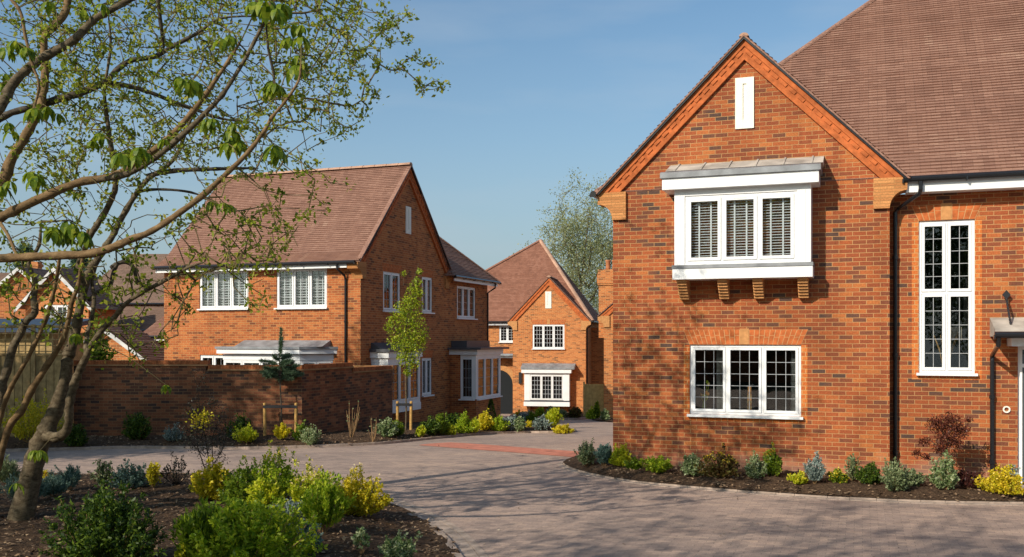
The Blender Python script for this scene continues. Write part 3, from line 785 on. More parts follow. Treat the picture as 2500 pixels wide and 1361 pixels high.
# oriel bay
bay = MB(); bx0, bx1 = 1.255, 3.60; by = -.5; wz0, wz1 = 3.80, 5.145; wx0, wx1 = 1.44, 3.375
bay.box(bx0, wx0, by, 0, wz0, wz1, fs); bay.box(wx1, bx1, by, 0, wz0, wz1, fs)
bay.box(wx0, wx1, by + .002, 0, wz1 - .11, wz1, fs); bay.box(wx0, wx1, by + .01, 0, wz0 - .0, wz0 + .02, fs)
bay.box(bx0 + .09, bx0 + .1, by - .008, by, wz0, wz1, fs); bay.box(bx1 - .1, bx1 - .09, by - .008, by, wz0, wz1, fs)
bo = bay.build('oriel_bay', M['white'], H1)
window(bo, Fr((0, by, 0)), wx0, wx1, wz0 + .02, wz1 - .11, 3, None, y=.02, fw=.05, sw=.06, blind=.048, sill=False, flat=True, depth=.42, vent=True)
m = MB(); m.box(1.06, 3.735, by - .14, 0, 5.145, 5.345, fs); m.build('fascia', M['white'], bo)
m = MB(); m.box(bx0 - .03, bx1 + .03, by - .03, 0, 3.545, 3.735, fs); m.build('apron', M['white'], bo)
m = MB(); m.box(bx0 - .04, bx1 + .04, by - .045, 0, 3.737, 3.798, fs); m.build('lead_ledge', M['lead'], bo)
m = MB()
m.prism([(by - .18, 5.347), (by - .18, 5.44), (by - .10, 5.47), (0.0, 5.50), (0, 5.347)], 1.03, 3.77, Fr((0, 0, 0), (0, 1, 0), (1, 0, 0)))
m.build('canopy', M['lead'], bo)
m = MB()
m.prism([(by - .06, 5.485), (-.10, 5.66), (0.0, 5.69), (0, 5.485)], 1.10, 3.80, Fr((0, 0, 0), (0, 1, 0), (1, 0, 0)))
for k in range(6):
    xx = 1.25 + k * .47; m.prism([(by - .06, 5.487), (by - .06, 5.50), (-.10, 5.68), (0.0, 5.71), (0, 5.487)], xx, xx + .03, Fr((0, 0, 0), (0, 1, 0), (1, 0, 0)))
m.build('lead_flashing', M['lead_worn'], bo)
for bx in (1.37, 2.09, 2.70, 3.46):
    m = MB()
    for k in range(7):
        z1_ = 3.545 - k * .05; yy = -(.46 - .052 * k)
        m.box(bx - .085, bx + .085, yy, 0, z1_ - .042, z1_, fs); m.box(bx - .078, bx + .078, yy + .012, 0, z1_ - .05, z1_ - .042, fs, 1)
    m.build('bracket', [M['tan_smooth'], M['mortar']], bo)
# wing: tall window, eaves, door, porch
window(H1, fw, W2[0], W2[1], W2[2], W2[3], 2, (2, 5), y=.03, rows=(.52, .48), depth=1.6, leadw=.0095)
flat_arch(H1, fw, W2[0], W2[1], W2[3] + .005, .27); quoins(H1, fw, W2[0], W2[1], W2[2] - .04, W2[3])
m = MB(); m.box(5.13, 14, -.0, .02, 4.98, 5.16, fs); m.box(5.13, 14, .02, .34, 4.985, 5.0, fs); m.build('fascia', M['white'], H1)
gutter(H1, fs, 5.08, 14, -.065, 5.195)
downpipe(H1, [(5.36, -.065, 5.15), (5.36, -.065, 5.02), (5.34, -.02, 4.95), (5.02, .26, 4.74), (4.97, .285, 4.68), (4.97, .285, .0)], clips=[(4.97, .285, 3.9), (4.97, .285, 2.2), (4.97, .285, .5)])
dm = MB(); dm.box(6.885, 6.96, .06, .14, .02, 2.37, fw); dm.box(7.87, 7.95, .06, .14, .02, 2.37, fw); dm.box(6.96, 7.87, .06, .14, 2.30, 2.37, fw); dm.box(6.96, 7.87, .06, .14, 2.0, 2.06, fw)
dfr = dm.build('door_frame', M['white'], H1)
dm = MB(); dm.box(6.965, 7.865, .085, .125, .08, 1.995, fw); dm.box(7.08, 7.75, .075, .085, .25, .95, fw); dm.box(7.08, 7.75, .075, .085, 1.1, 1.85, fw)
dd = dm.build('front_door', M['door'], H1)
m = MB(); m.box(7.01, 7.035, .03, .045, .95, 1.35, fw); m.box(7.01, 7.035, .045, .085, 1.0, 1.02, fw); m.box(7.01, 7.035, .045, .085, 1.28, 1.30, fw); m.build('handle', M['steel'], dd)
m = MB(); m.box(6.96, 7.87, .1, .106, 2.06, 2.30, fw); m.build('glass', M['glass'], dfr)
m = MB(); m.box(6.9, 7.93, .17, .6, .0, 2.3, fw); m.build('interior', M['room'], dfr)
pc = MB(); pc.prism([(-.75, 2.52), (-.75, 2.60), (-.62, 2.66), (.0, 2.84), (.0, 2.52)], 6.46, 9, Fr((0, .35, 0), (0, 1, 0), (1, 0, 0)))
po = pc.build('porch_canopy', M['lead_worn'], H1)
m = MB(); m.box(6.72, 9, -.55, -.0, 2.36, 2.515, fw); m.build('fascia', M['white'], po)
gutter(po, fw, 6.44, 9, -.79, 2.545)
downpipe(H1, [(6.50, -.44, 2.5), (6.50, -.42, 2.38), (6.49, .27, 2.2), (6.49, .29, 2.12), (6.49, .29, .0)], clips=[(6.49, .29, .4), (6.49, .29, 1.5)])
m = MB(); p0, p1 = V((6.72, -.1, 2.72)), V((6.70, .27, 3.18))
K = 18
m.tube([p0 + (p1 - p0) * (k / K) for k in range(K + 1)], [.014 + .007 * (k % 2) for k in range(K + 1)], 8)
m.prism([(6.70, 3.14), (6.765, 3.22), (6.70, 3.30), (6.635, 3.22)], .24, .26, fs)
m.build('canopy_stay', M['iron'], H1)
m = MB()
for k in range(20):
    a0, a1 = 2 * math.pi * k / 20, 2 * math.pi * (k + 1) / 20
    q = [(6.713 + r * math.cos(a), 1.291 + r * math.sin(a)) for r, a in ((.035, a0), (.058, a0), (.058, a1), (.035, a1))]
    m.prism(q, -.03, .0, fw)
m.build('vent_cap', M['white_cream'], H1)
m = MB()
q = [mh(6.9, .35), mh(9.5, .35), mh(9.5, -1.3), mh(7.15, -1.3)]
ds = MB(); ds.slab(q[::-1] if False else q, -.05, .03)
tag(ds.build('path', M['paleslab']), kind='structure')

# things standing just inside the big windows
vs = empty('flower_vase', H1.matrix_basis @ V((1.66, .28, 1.16)), TH, 'small vase of orange and lime tulips inside the lower window of the near house', 'flower vase')
def hl(x, y, z):
    return V((x * c20 + y * s20, -x * s20 + y * c20, z))
vs.location = V((1.91, 18.2, 0)) + hl(1.66, .30, 1.16)
m = MB(); m.lathe((0, 0, 0), [(.03, 0), (.04, .05), (.028, .12), (.03, .16)], 10); m.build('vase', plain('green_glass_vase', (.12, .2, .03), .2), vs)
m = MB()
for dx, h_ in ((-.05, .26), (0, .24), (.05, .30), (.08, .28), (.06, .50), (.09, .46)): m.tube([(0, 0, .12), (dx * .7, 0, h_ * .7), (dx, 0, h_)], .004, 5)
m.build('stem', L['bright'], vs)
for dx, h_, c_ in ((-.05, .26, 'flower_o'), (0, .24, 'lime'), (.05, .30, 'flower_o'), (.08, .28, 'flower_o'), (.06, .50, 'bright'), (.09, .46, 'flower_c')):
    m = MB(); m.lathe((dx, 0, h_ - .02), [(.005, 0), (.026, .02), (.024, .05), (.006, .07)], 8); m.build('flower', L[c_], vs, smooth=True)
st = empty('carved_column', V((1.91, 18.2, 0)) + hl(2.49, .30, 1.15), TH, 'banded timber ornament standing behind the middle light of the lower window', 'ornament')
m = MB()
for k in range(7): m.box(-.035 - .004 * (k % 2), .035 + .004 * (k % 2), -.03, .03, k * .05, k * .05 + .046, m=k % 2)
m.box(-.03, .03, -.025, .025, .35, .46); m.build('shaft', [M['tan_smooth'], M['fence']], st)
m = MB(); m.poly([(-.07, -.04, .465), (.07, -.04, .50), (.07, .04, .50), (-.07, .04, .465)]); m.box(-.06, .06, -.03, .03, .46, .47); m.build('cap', M['slat'], st)
rd = empty('reed_arrangement', V((1.91, 18.2, 0)) + hl(5.80, .75, 1.95), TH, 'dried reeds in front of a pale square panel inside the tall window', 'ornament')
m = MB(); rnd = random.Random(5)
for k in range(12):
    a = rnd.uniform(-.24, .24); m.tube([(rnd.uniform(-.04, .04), 0, 0), (a * .5, rnd.uniform(-.02, .02), .35), (a, rnd.uniform(-.03, .03), .55 + rnd.uniform(0, .15))], .005, 5)
m.build('reed', M['stake'], rd)
m = MB(); m.box(.06, .27, .06, .09, .50, .74); m.build('panel', M['paleslab'], rd)
m = MB(); m.lathe((0, 0, -.02), [(.05, 0), (.06, .1), (.05, .22)], 12); m.build('pot', M['slat'], rd)

# ------------------------------------------------------------------ gabled house on the left
H2 = empty('brick_house', (-4.69, 29.8, 0), TH, 'tan brick house behind the garden wall with its tall gable end in shade', 'house')
f0 = Fr(); f1 = Fr((0, 0, 0), (0, 1, 0), (-1, 0, 0)); E2 = 4.85; D2 = 6.63; C2 = D2 / 2; A2 = 8.40; S2 = (A2 - E2) / (C2 + .3); LX = -7.45
wA = (-6.02, -4.11, 3.45, 4.70); wB = (-3.04, -1.19, 3.45, 4.70); wC = (-6.0, -4.4, .6, 1.93)
mb = MB()
wall(mb, f0, [(LX, -1), (0, -1), (0, E2), (LX, E2)], [wA, wB, wC], .1)
g1 = (1.5, 2.74, 3.38, 4.66); g2 = (4.42, 5.30, 3.40, 4.66); g3 = (4.42, 5.26, .45, 1.78)
wall(mb, f1, [(0, -1), (D2, -1), (D2, E2), (C2, A2 - .05), (0, E2)], [g1, g2, g3], .1)
fL = Fr((LX, 0, 0), (0, 1, 0), (1, 0, 0)); wall(mb, fL, [(0, -1), (D2, -1), (D2, E2), (C2, A2 - .05), (0, E2)])
f2 = Fr((-.02, D2, 0), (0, 1, 0), (-1, 0, 0)); g4 = (.97, 2.85, 3.26, 4.50)
wall(mb, f2, [(.0, -1.3), (4.15, -1.3), (4.15, 4.8), (0, 4.8)], [g4], .1)
mb.poly([(-.02, D2 + 4.15, -1.3), (-7, D2 + 4.15, -1.3), (-7, D2 + 4.15, 4.8), (-.02, D2 + 4.15, 4.8)])
mb.build('wall', M['brick_left'], H2)
mb = MB(); ov = .34; zo = E2 + .02 - 0.0; sy = (A2 - zo) / (C2 + ov)
# slight sprocket at the eaves
yk = .25; zk = zo + .55 * (yk + ov); sy2 = (A2 - zk) / (C2 - yk)
for sgn in (0, 1):
    Y_ = lambda y: y if not sgn else D2 - y
    xa, xb = LX - .12, .13
    roof_plane(mb, [(xa, Y_(-ov), zo), (xb, Y_(-ov), zo), (xb, Y_(yk), zk), (xa, Y_(yk), zk)], seed=5)
    roof_plane(mb, [(xa, Y_(yk), zk), (xb, Y_(yk), zk), (xb, Y_(C2), A2), (xa, Y_(C2), A2)], seed=6)
z0_, x0_ = 4.80, .38
pk = (-2.0, D2 + 2.1, z0_ + 2.38 * .92)
roof_plane(mb, [(x0_, D2 - .28, z0_), (x0_, D2 + 4.48, z0_), pk], seed=7)
roof_plane(mb, [(x0_, D2 - .28, z0_), (-7, D2 - .28, z0_), (-7, D2 + 2.1, pk[2]), pk], seed=8)
roof_plane(mb, [(x0_, D2 + 4.48, z0_), (-7, D2 + 4.48, z0_), (-7, D2 + 2.1, pk[2]), pk], seed=9)
rf = mb.build('roof', M['tile'], H2)
ridges(rf, ((LX - .12, C2, A2 + .03), (.13, C2, A2 + .03), (.12, .45), 'ridge'), ((x0_, D2 + 4.48, z0_ + .03), (pk[0], pk[1], pk[2] + .03), (.09, .25), 'tile'))
rake_band(H2, f1, C2, A2 - .04, E2, S2, bands=((.02, .10, .08), (.10, .22, .05), (.22, .30, .07)))
verge(H2, f1, C2, A2 - .012, E2 - .02, S2, -.145)
kneeler(H2, f1, 0, E2, -1, over=.3); kneeler(H2, f1, D2, E2, 1, over=.3)
slotvent(H2, f1, 3.12, 3.50, 6.05, 6.98)
m = MB(); m.box(LX - .1, -.32, -.30, -.27, 4.66, 4.82, f0); m.box(LX - .1, -.32, -.27, 0, 4.69, 4.71, f0); m.build('fascia', M['white'], H2)
gutter(H2, f0, LX - .12, -.0, -.37, 4.82)
downpipe(H2, [(-.62, -.36, 4.8), (-.62, -.36, 4.62), (-.50, -.1, 4.42), (-.50, -.05, 4.3), (-.50, -.05, -.3)], clips=[(-.5, -.05, 3), (-.5, -.05, 1.2)])
for q in (wA, wB): window(H2, f0, *q, 3, (2, 4), y=.03, blind=.085)
window(H2, f0, *wC, 3, (2, 3), y=.03); flat_arch(H2, f0, wC[0], wC[1], wC[3], .27)
for q in (g1, g2, g3): window(H2, f1, *q, 2, (2, 4), y=.03, leadw=.01); flat_arch(H2, f1, q[0], q[1], q[3] + .003, .27, key=False)
window(H2, f2, *g4, 3, (1, 4), y=.03, leadw=.01)
m = MB(); m.box(D2 - .1, D2 + 4.4, -.34, -.31, 4.62, 4.78, f1); m.build('fascia', M['white'], H2)
gutter(H2, f1, D2 - .2, D2 + 4.5, -.41, 4.78)
downpipe(H2, [(.40, D2 + 4.0, 4.75), (.38, D2 + 4.0, 4.55), (.05, D2 + 4.02, 4.35), (.05, D2 + 4.02, -.6)])
# ground floor front bay
by = -.75
bm_ = MB(); bx0, bx1 = -4.55, -.95
pl = [(bx0, 0), (bx0 + .02, by), (bx1 - .75, by), (bx1, 0)]
bm_.slab(pl, -.6, .62, 1); bm_.slab(pl, 1.80, 1.98, 0); bm_.slab([(bx0 + .05, 0), (bx0 + .06, by + .05), (bx1 - .77, by + .05), (bx1 - .05, 0)], .62, .66, 0)
bo = bm_.build('bay_window', [M['white'], M['brick_left']], H2)
window(bo, Fr((0, by, 0)), bx0 + .03, bx1 - .76, .64, 1.80, 4, (2, 4), y=.02, sill=False, flat=True, depth=.5)
q0, q1 = V((bx1 - .75, by, 0)), V((bx1, 0, 0)); rr = (q1 - q0).normalized(); ii = V((-rr.y, rr.x, 0)); ln = (q1 - q0).length
window(bo, Fr(q0, rr, ii), .02, ln - .02, .64, 1.80, 2, (2, 4), y=.02, sill=False, flat=True, room=False)
m = MB(); m.slab([(bx0 - .12, 0), (bx0 - .12, by - .14), (bx1 - .68, by - .14), (bx1 + .12, 0)], 2.0, 2.14); m.build('fascia', M['white'], bo)
m = MB(); m.slab([(bx0 - .16, 0), (bx0 - .16, by - .18), (bx1 - .66, by - .18), (bx1 + .16, 0)], 2.145, 2.22)
m.prism([(by + .2, 2.22), (-.02, 2.42), (0, 2.42), (0, 2.22)], bx0 + .3, bx1 - .1, Fr((0, 0, 0), (0, 1, 0), (1, 0, 0))); m.build('canopy', M['lead'], bo)
# oriel on the gable end
ob = MB(); ya, yb, ox = .67, 3.02, .6
F_r = Fr((ox, 0, 0), (0, 1, 0), (-1, 0, 0)); F_f = Fr((0, ya, 0), (1, 0, 0), (0, 1, 0))
ob.box(0, ox, ya, yb, 1.72, 1.86); ob.box(0, ox, ya, yb, .34, .42); ob.box(ox - .06, ox, ya, ya + .06, .42, 1.72); ob.box(ox - .06, ox, yb - .06, yb, .42, 1.72)
oo = ob.build('oriel_bay', M['white'], H2)
window(oo, F_r, ya + .06, yb - .06, .42, 1.72, 3, (2, 4), y=.005, sill=False, flat=True, depth=.5, leadw=.01)
window(oo, F_f, .01, ox - .06, .42, 1.72, 1, (2, 4), y=.005, sill=False, flat=True, room=False, leadw=.01)
m = MB(); m.box(0, ox + .06, ya - .06, yb + .06, 1.86, 2.05); m.build('fascia', M['white'], oo)
m = MB(); m.box(0, ox + .02, ya - .02, yb + .02, .10, .34); m.build('apron', M['white'], oo)
m = MB(); m.box(0, ox + .12, ya - .12, yb + .12, 2.052, 2.14); m.prism([(0, 2.14), (ox * .75, 2.14), (.02, 2.34), (0, 2.34)], ya, yb, Fr((0, 0, 0), (1, 0, 0), (0, 1, 0))); m.build('canopy', M['lead_dark'], oo)
# corner garden room
ya, yb, ox = 6.9, 9.47, 1.06
rb = MB(); rb.box(0.0, ox, ya, yb, -1.3, .20, m=1); rb.box(0, .42, ya, ya + .1, .20, 1.86, m=1)
rb.box(0, ox, ya + .002, yb, 1.78, 1.86); rb.box(ox - .09, ox, ya, ya + .09, .2, 1.78); rb.box(ox - .09, ox, yb - .09, yb, .2, 1.78)
ro = rb.build('corner_bay', [M['white'], M['brick_left']], H2)
window(ro, Fr((0, ya, 0), (1, 0, 0), (0, 1, 0)), .42, ox - .09, .2, 1.78, 1, (3, 4), y=.01, flat=True, leadw=.012, depth=.5)
window(ro, Fr((ox, 0, 0), (0, 1, 0), (-1, 0, 0)), ya + .09, yb - .09, .2, 1.78, 3, (1, 4), y=.01, flat=True, leadw=.012, room=False)
m = MB(); m.box(0, ox + .08, ya - .1, yb + .08, 1.862, 2.05); m.build('fascia', M['white'], ro)
m = MB(); m.box(0, ox + .28, ya - .25, yb + .25, 2.052, 2.13); m.box(0, ox * .6, ya + .1, yb - .1, 2.13, 2.38); m.build('canopy', M['lead_dark'], ro)

# ------------------------------------------------------------------ far houses
def simple_gable(par, fr, w_, ez, ap, slope, base=-2.6, mat='brick_far', holes=(), kn=True, left=True):
    mb = MB(); wall(mb, fr, [(0, base), (w_, base), (w_, ez), (w_ / 2, ap - .05), (0, ez)], holes, .08)
    return mb
H3 = empty('brick_house', (.046, 54.5, 0), -math.radians(10), 'distant orange brick house with great hipped roof, small gable and white ground floor oriel', 'house')
E3, W3 = 3.44, 4.14; C3 = W3 / 2; A3 = 5.92; S3 = (A3 - E3) / (C3 + .28)
wd = (1.13, 2.94, 1.88, 3.24)
mb = simple_gable(H3, f0, W3, E3, A3, S3, holes=[wd])
wl = (-.95, .0, 2.25, 3.20)
fb_ = Fr((0, .9, 0)); wall(mb, fb_, [(-7, -2.6), (0, -2.6), (0, 3.4), (-7, 3.4)], [wl], .08)
mb.poly([V((W3, 0, -2.6)), V((W3, 10, -2.6)), V((W3, 10, E3)), V((W3, 0, E3))])
mb.box(W3 + .0, W3 + 3.2, 3.2, 3.5, -2.6, 3.1); mb.build('wall', M['brick_far'], H3)
mb = MB(); ex = C3 + .3; ez = A3 - S3 * ex
for sd in (-1, 1): roof_plane(mb, [(C3 + sd * ex, -.1, ez), (C3 + sd * ex, .7, ez), (C3, 3.2, A3), (C3, -.1, A3)], seed=11 + sd)
P3 = (.85, 5.0, 8.5); xl_, xr_, yf_, yb_ = -7.1, W3 + .35, .55, 9.6
roof_plane(mb, [(xl_, yf_, 3.42), (xr_, yf_, 3.42), P3], seed=13)
roof_plane(mb, [(xr_, yf_, 3.42), (xr_, yb_, 3.42), P3], seed=14)
roof_plane(mb, [(xl_, yf_, 3.42), (xl_, yb_, 3.42), P3], seed=15)
rf = mb.build('roof', M['tile_far'], H3)
ridges(rf, ((xr_, yf_, 3.45), (P3[0], P3[1], P3[2] + .02), (.13, .4), 'ridge'), ((xl_, yf_, 3.45), (P3[0], P3[1], P3[2] + .02), (.11, .4), 'tile_far'), ((C3, -.12, A3 + .02), (C3, 3.1, A3 + .02), (), 'ridge'))
rake_band(H3, f0, C3, A3 - .04, E3, S3, dent=None, bands=((.02, .12, .08), (.12, .22, .04), (.22, .30, .07)))
verge(H3, f0, C3, A3 - .01, ez, S3, -.11)
kneeler(H3, f0, 0, E3, -1, mat=M['tan_smooth']); kneeler(H3, f0, W3, E3, 1, mat=M['tan_smooth'])
slotvent(H3, f0, 1.86, 2.2, 4.15, 5.1)
window(H3, f0, *wd, 3, (3, 5), y=.02, leadw=.025); flat_arch(H3, f0, wd[0], wd[1], wd[3] + .01, .27); quoins(H3, f0, wd[0], wd[1], wd[2] - .05, wd[3])
window(H3, fb_, *wl, 2, (2, 5), y=.02, leadw=.02)
m = MB(); m.box(-7, -.35, .62, .65, 3.22, 3.38); m.build('fascia', M['white'], H3)
gutter(H3, f0, -7, -.3, .52, 3.40)
downpipe(H3, [(W3 + .30, .3, 3.4), (W3 + .28, .3, 3.2), (W3 + .05, .35, 3.0), (W3 + .05, .35, -2)])
gutter(H3, Fr((W3 + .4, 0, 0), (0, 1, 0), (-1, 0, 0)), .3, 9, 0, 3.4)
ob = MB(); x0, x1, by = .74, 3.27, -.5
ob.box(x0, x0 + .32, by, 0, -1.0, .52); ob.box(x1 - .32, x1, by, 0, -1.0, .52); ob.box(x0 + .32, x1 - .32, by + .002, 0, .44, .52)
oo = ob.build('oriel_bay', M['white'], H3)
window(oo, Fr((0, by, 0)), x0 + .32, x1 - .32, -.98, .44, 3, (3, 5), y=.02, sill=False, flat=True, depth=.4, leadw=.025)
m = MB(); m.box(x0 - .15, x1 + .12, by - .12, 0, .53, .74); m.build('fascia', M['white'], oo)
m = MB(); m.box(x0 - .03, x1 + .02, by - .03, 0, -1.32, -1.08); m.box(x0, x1, by, 0, -1.08, -1.0, m=1); m.build('apron', [M['white'], M['lead_dark']], oo)
m = MB(); m.prism([(by - .16, .745), (by - .16, .84), (0, 1.06), (0, .745)], x0 - .18, x1 + .3, Fr((0, 0, 0), (0, 1, 0), (1, 0, 0))); m.build('canopy', M['lead'], oo)
for xx in (.95, 1.65, 2.3, 3.0):
    m = MB(); m.prism([(-.42, -1.32), (0, -1.32), (0, -1.62), (-.12, -1.6)], xx - .09, xx + .09, Fr((0, 0, 0), (0, 1, 0), (1, 0, 0))); m.build('bracket', M['tan_smooth'], oo)
# arched doorway and little canopy on the set back wing
m = MB()
for k in range(10):
    a0, a1 = math.pi * k / 10, math.pi * (k + 1) / 10
    m.prism([(-1.0 + r * math.cos(a), -.2 + r * math.sin(a)) for r, a in ((.85, a0), (1.15, a0), (1.15, a1), (.85, a1))], -.04, .02, fb_)
m.build('arch', M['tan_smooth'], H3)
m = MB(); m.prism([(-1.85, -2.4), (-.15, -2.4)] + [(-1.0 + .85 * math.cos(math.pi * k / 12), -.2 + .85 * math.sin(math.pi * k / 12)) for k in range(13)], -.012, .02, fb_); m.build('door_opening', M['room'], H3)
m = MB(); m.box(.36, .52, -.14, 0, -.1, .55); m.build('wall_lamp', M['iron'], H3)
m = MB(); m.box(-2.3, .05, .2, .9, 1.35, 1.42); m.tube([(-2.3, .2, 1.5), (.0, .2, 1.5)], .1, 10); m.build('canopy', M['lead'], H3)

H4 = empty('brick_house', (4.2, 44, 0), -math.radians(8), 'brick house mostly hidden behind the near house, with a tall chimney', 'house')
E4, W4, A4 = 3.5, 6.0, 6.3; C4 = 3.0; S4 = (A4 - E4) / (C4 + .28)
mb = simple_gable(H4, f0, W4, E4, A4, S4)
mb.poly([V((0, 0, -2.6)), V((0, 9, -2.6)), V((0, 9, E4)), V((0, 0, E4))]); mb.build('wall', M['brick_far'], H4)
mb = MB(); ex = C4 + .3; ez = A4 - S4 * ex
for sd in (-1, 1): roof_plane(mb, [(C4 + sd * ex, -.1, ez), (C4 + sd * ex, 9, ez), (C4, 9, A4), (C4, -.1, A4)], seed=21 + sd)
mb.build('roof', M['tile_far'], H4)
rake_band(H4, f0, C4, A4 - .04, E4, S4, dent=None); verge(H4, f0, C4, A4 - .01, ez, S4, -.11)
kneeler(H4, f0, 0, E4, -1, mat=M['tan_smooth'])
mb = MB(); cx_, cy_ = .05, 2.2
mb.box(cx_ - .38, cx_ + .38, cy_ - .3, cy_ + .3, 2.5, 5.0); mb.box(cx_ - .43, cx_ + .43, cy_ - .35, cy_ + .35, 5.0, 5.08); mb.box(cx_ - .46, cx_ + .46, cy_ - .38, cy_ + .38, 5.08, 5.55); mb.box(cx_ - .42, cx_ + .42, cy_ - .34, cy_ + .34, 5.55, 5.75)
ch = mb.build('chimney', M['brick_far'], H4)
for dx, pn in ((0.05, 0), (.36, .0)):
    m = MB(); m.lathe((cx_ + dx, cy_, 5.75), [(.13, 0), (.11, .1), (.10, .38), (.13, .42), (.13, .47)], 12); m.build('chimney_pot', M['terracotta'], ch, smooth=True)
gt = empty('timber_gate', (3.9, 44.6, 0), -math.radians(8), 'pale timber gate between the two far brick houses', 'gate')
m = MB()
for k in range(9): m.box(-.55 + k * .1, -.455 + k * .1, 0, .03, zg(44), .35)
m.build('boards', M['fence_pale'], gt)
m = MB(); m.box(-.60, -.52, -.04, .04, zg(44), .45); m.box(-.5, .3, .03, .06, -.1, .0); m.build('frame', M['fence_pale'], gt)

# houses seen through the tree on the left
def cottage(origin, th, w_, ez, ap, dep, base, label, mat='brick_far', roof='tile_brown', hole=None, barge=True, mw=.16):
    H = empty('brick_house', origin, th, label, 'house'); c = w_ / 2; ov = .3; s = (ap - ez) / (c + .0)
    mb = MB(); wall(mb, f0, [(0, base), (w_, base), (w_, ez), (c, ap - .05), (0, ez)], [hole] if hole else [], .08)
    mb.poly([V((w_, 0, base)), V((w_, dep, base)), V((w_, dep, ez)), V((w_, 0, ez))]); mb.poly([V((0, 0, base)), V((0, dep, base)), V((0, dep, ez)), V((0, 0, ez))]); mb.build('wall', M[mat], H)
    mb = MB(); e = ap - s * (c + ov)
    for sd in (-1, 1): roof_plane(mb, [(c + sd * (c + ov), -.25, e), (c + sd * (c + ov), dep, e), (c, dep, ap), (c, -.25, ap)], seed=31 + sd)
    mb.build('roof', M[roof], H)
    if barge:
        m = MB()
        for sd in (-1, 1): m.prism([(c, ap - .02), (c, ap - .02 - mw * 1.3), (c + sd * (c + ov), e - mw * 1.2), (c + sd * (c + ov), e - .02)], -.29, -.26)
        m.build('bargeboard', M['weathered_white'], H)
    if hole: window(H, f0, *hole, 2, (2, 2), y=.02, leadw=.04, curtain=[(hole[0] + .1, hole[1] - .1)])
    return H
def orig(px, Y): return ((px - 1250) / F_PX * Y, Y, 0)
zz = lambda py, Y: CAMH + (HOR - py) / F_PX * Y
cottage(orig(62, 38), -.05, 2.55, zz(735, 38), zz(652, 38), 2.4, -2, 'small orange brick gable with white bargeboards and white window beyond the fence', hole=(.75, 1.75, zz(803, 38), zz(745, 38)))
cottage(orig(-60, 47), -.05, 4.6, zz(745, 47), zz(652, 47), 8, -2, 'brick gable with white bargeboards at the far left behind the tree', mat='brick_left')
cottage(orig(150, 34), -.08, 3.3, zz(880, 34), zz(797, 34), 2.2, -2, 'low brick outbuilding with white bargeboard peeping over the garden wall', mw=.13)
H7 = empty('brick_house', orig(190, 44), -.03, 'long brown tiled roof of a low house behind the tree, left of the gabled house', 'house')
mb = MB(); mb.box(0, 5.6, 0, 7, -2, zz(742, 44)); mb.build('wall', M['brick_left'], H7)
mb = MB(); za, zb = zz(742, 44), zz(615, 46)
roof_plane(mb, [(-.2, -.4, za), (5.8, -.4, za), (5.8, 3.4, zb), (.9, 3.4, zb)], seed=41)
roof_plane(mb, [(.4, -3.2, zz(806, 40)), (5.8, -3.2, zz(806, 40)), (5.8, -.3, za - .12), (.4, -.3, za - .12)], seed=42)
roof_plane(mb, [(-.2, 7.2, za), (-.2, -.4, za), (.9, 3.4, zb)], seed=43)
mb.build('roof', M['tile_brown'], H7)
gutter(H7, f0, -.2, 5.8, -.46, za - .03)
gutter(H7, f0, .4, 5.8, -3.26, zz(806, 40) - .03)
H8 = empty('garage', orig(352, 36.5), -.1, 'lean-to side building with tiled roof joined left of the gabled house', 'garage')
mb = MB(); mb.box(0, 3.2, 0, 4, -2, zz(830, 36.5)); mb.build('wall', M['brick_left'], H8)
mb = MB(); roof_plane(mb, [(-.1, -.3, zz(822, 36.5)), (3.4, -.3, zz(822, 36.5)), (3.4, 2.2, zz(720, 39)), (.9, 2.2, zz(720, 39))], seed=44); mb.build('roof', M['tile'], H8)
m = MB(); m.box(0, 3.3, -.32, -.29, zz(832, 36.5), zz(825, 36.5)); m.build('fascia', M['white'], H8)
gutter(H8, f0, -.1, 3.3, -.36, zz(823, 36.5))
# chimney of the far left house
m = MB(); p = at(80, 640, 50); cs = empty('brick_house', (p.x - 2.5, 50, 0), 0, 'tall orange chimney rising over a roof at the far left', 'house')
m.box(2.3, 2.75, 0, .5, 2, 6.45); m.box(2.25, 2.8, -.05, .55, 6.2, 6.35); chm = m.build('chimney', M['brick_far'], cs)
m = MB(); roof_plane(m, [(-5, -3, 4.2), (5, -3, 4.2), (4, .5, 5.9), (-5, .5, 5.9)], seed=45); m.build('roof', M['tile_brown'], cs)
m = MB(); m.box(-5, 4.8, -2.6, 3, -3, 4.3); m.build('wall', M['brick_left'], cs)

# ------------------------------------------------------------------ garden wall and fence
GW = empty('garden_wall', (-5.37, 24.6, 0), 0, 'dark brown brick garden wall with stepped orange coping along the planting bed', 'wall')
mb = MB(); cp = MB(); cr = MB()
fa = Fr((0, 0, 0), (1, 0, 0), (0, 1, 0)); a20 = math.radians(20)
fb2 = Fr((0, 0, 0), (math.sin(a20), math.cos(a20), 0), (-math.cos(a20), math.sin(a20), 0))
Z1, Z2, Z3 = 1.92, 1.80, 1.65; T = .215
xs_ = (503 - 1250) / F_PX * 24.6 + 5.37; xe = (180 - 1250) / F_PX * 24.6 + 5.37
corner_in = fb2.P(0, T, 0)
xi = -T * (1 / math.tan(math.radians(55)))
mb.box(xs_, xi, 0, T, -1, Z2 - .14, fa); mb.box(xe, xs_, 0, T, -1, Z1 - .14, fa)
mb.box(0.0, 2.58, 0, T, -1, Z2 - .14, fb2); mb.box(2.58, 5.0, 0, T, -1, Z3 - .14, fb2)
mb.slab([(0, 0), (fb2.P(0, T, 0).x, fb2.P(0, T, 0).y), (xi, T), (xi, 0)], -1, Z2 - .14)
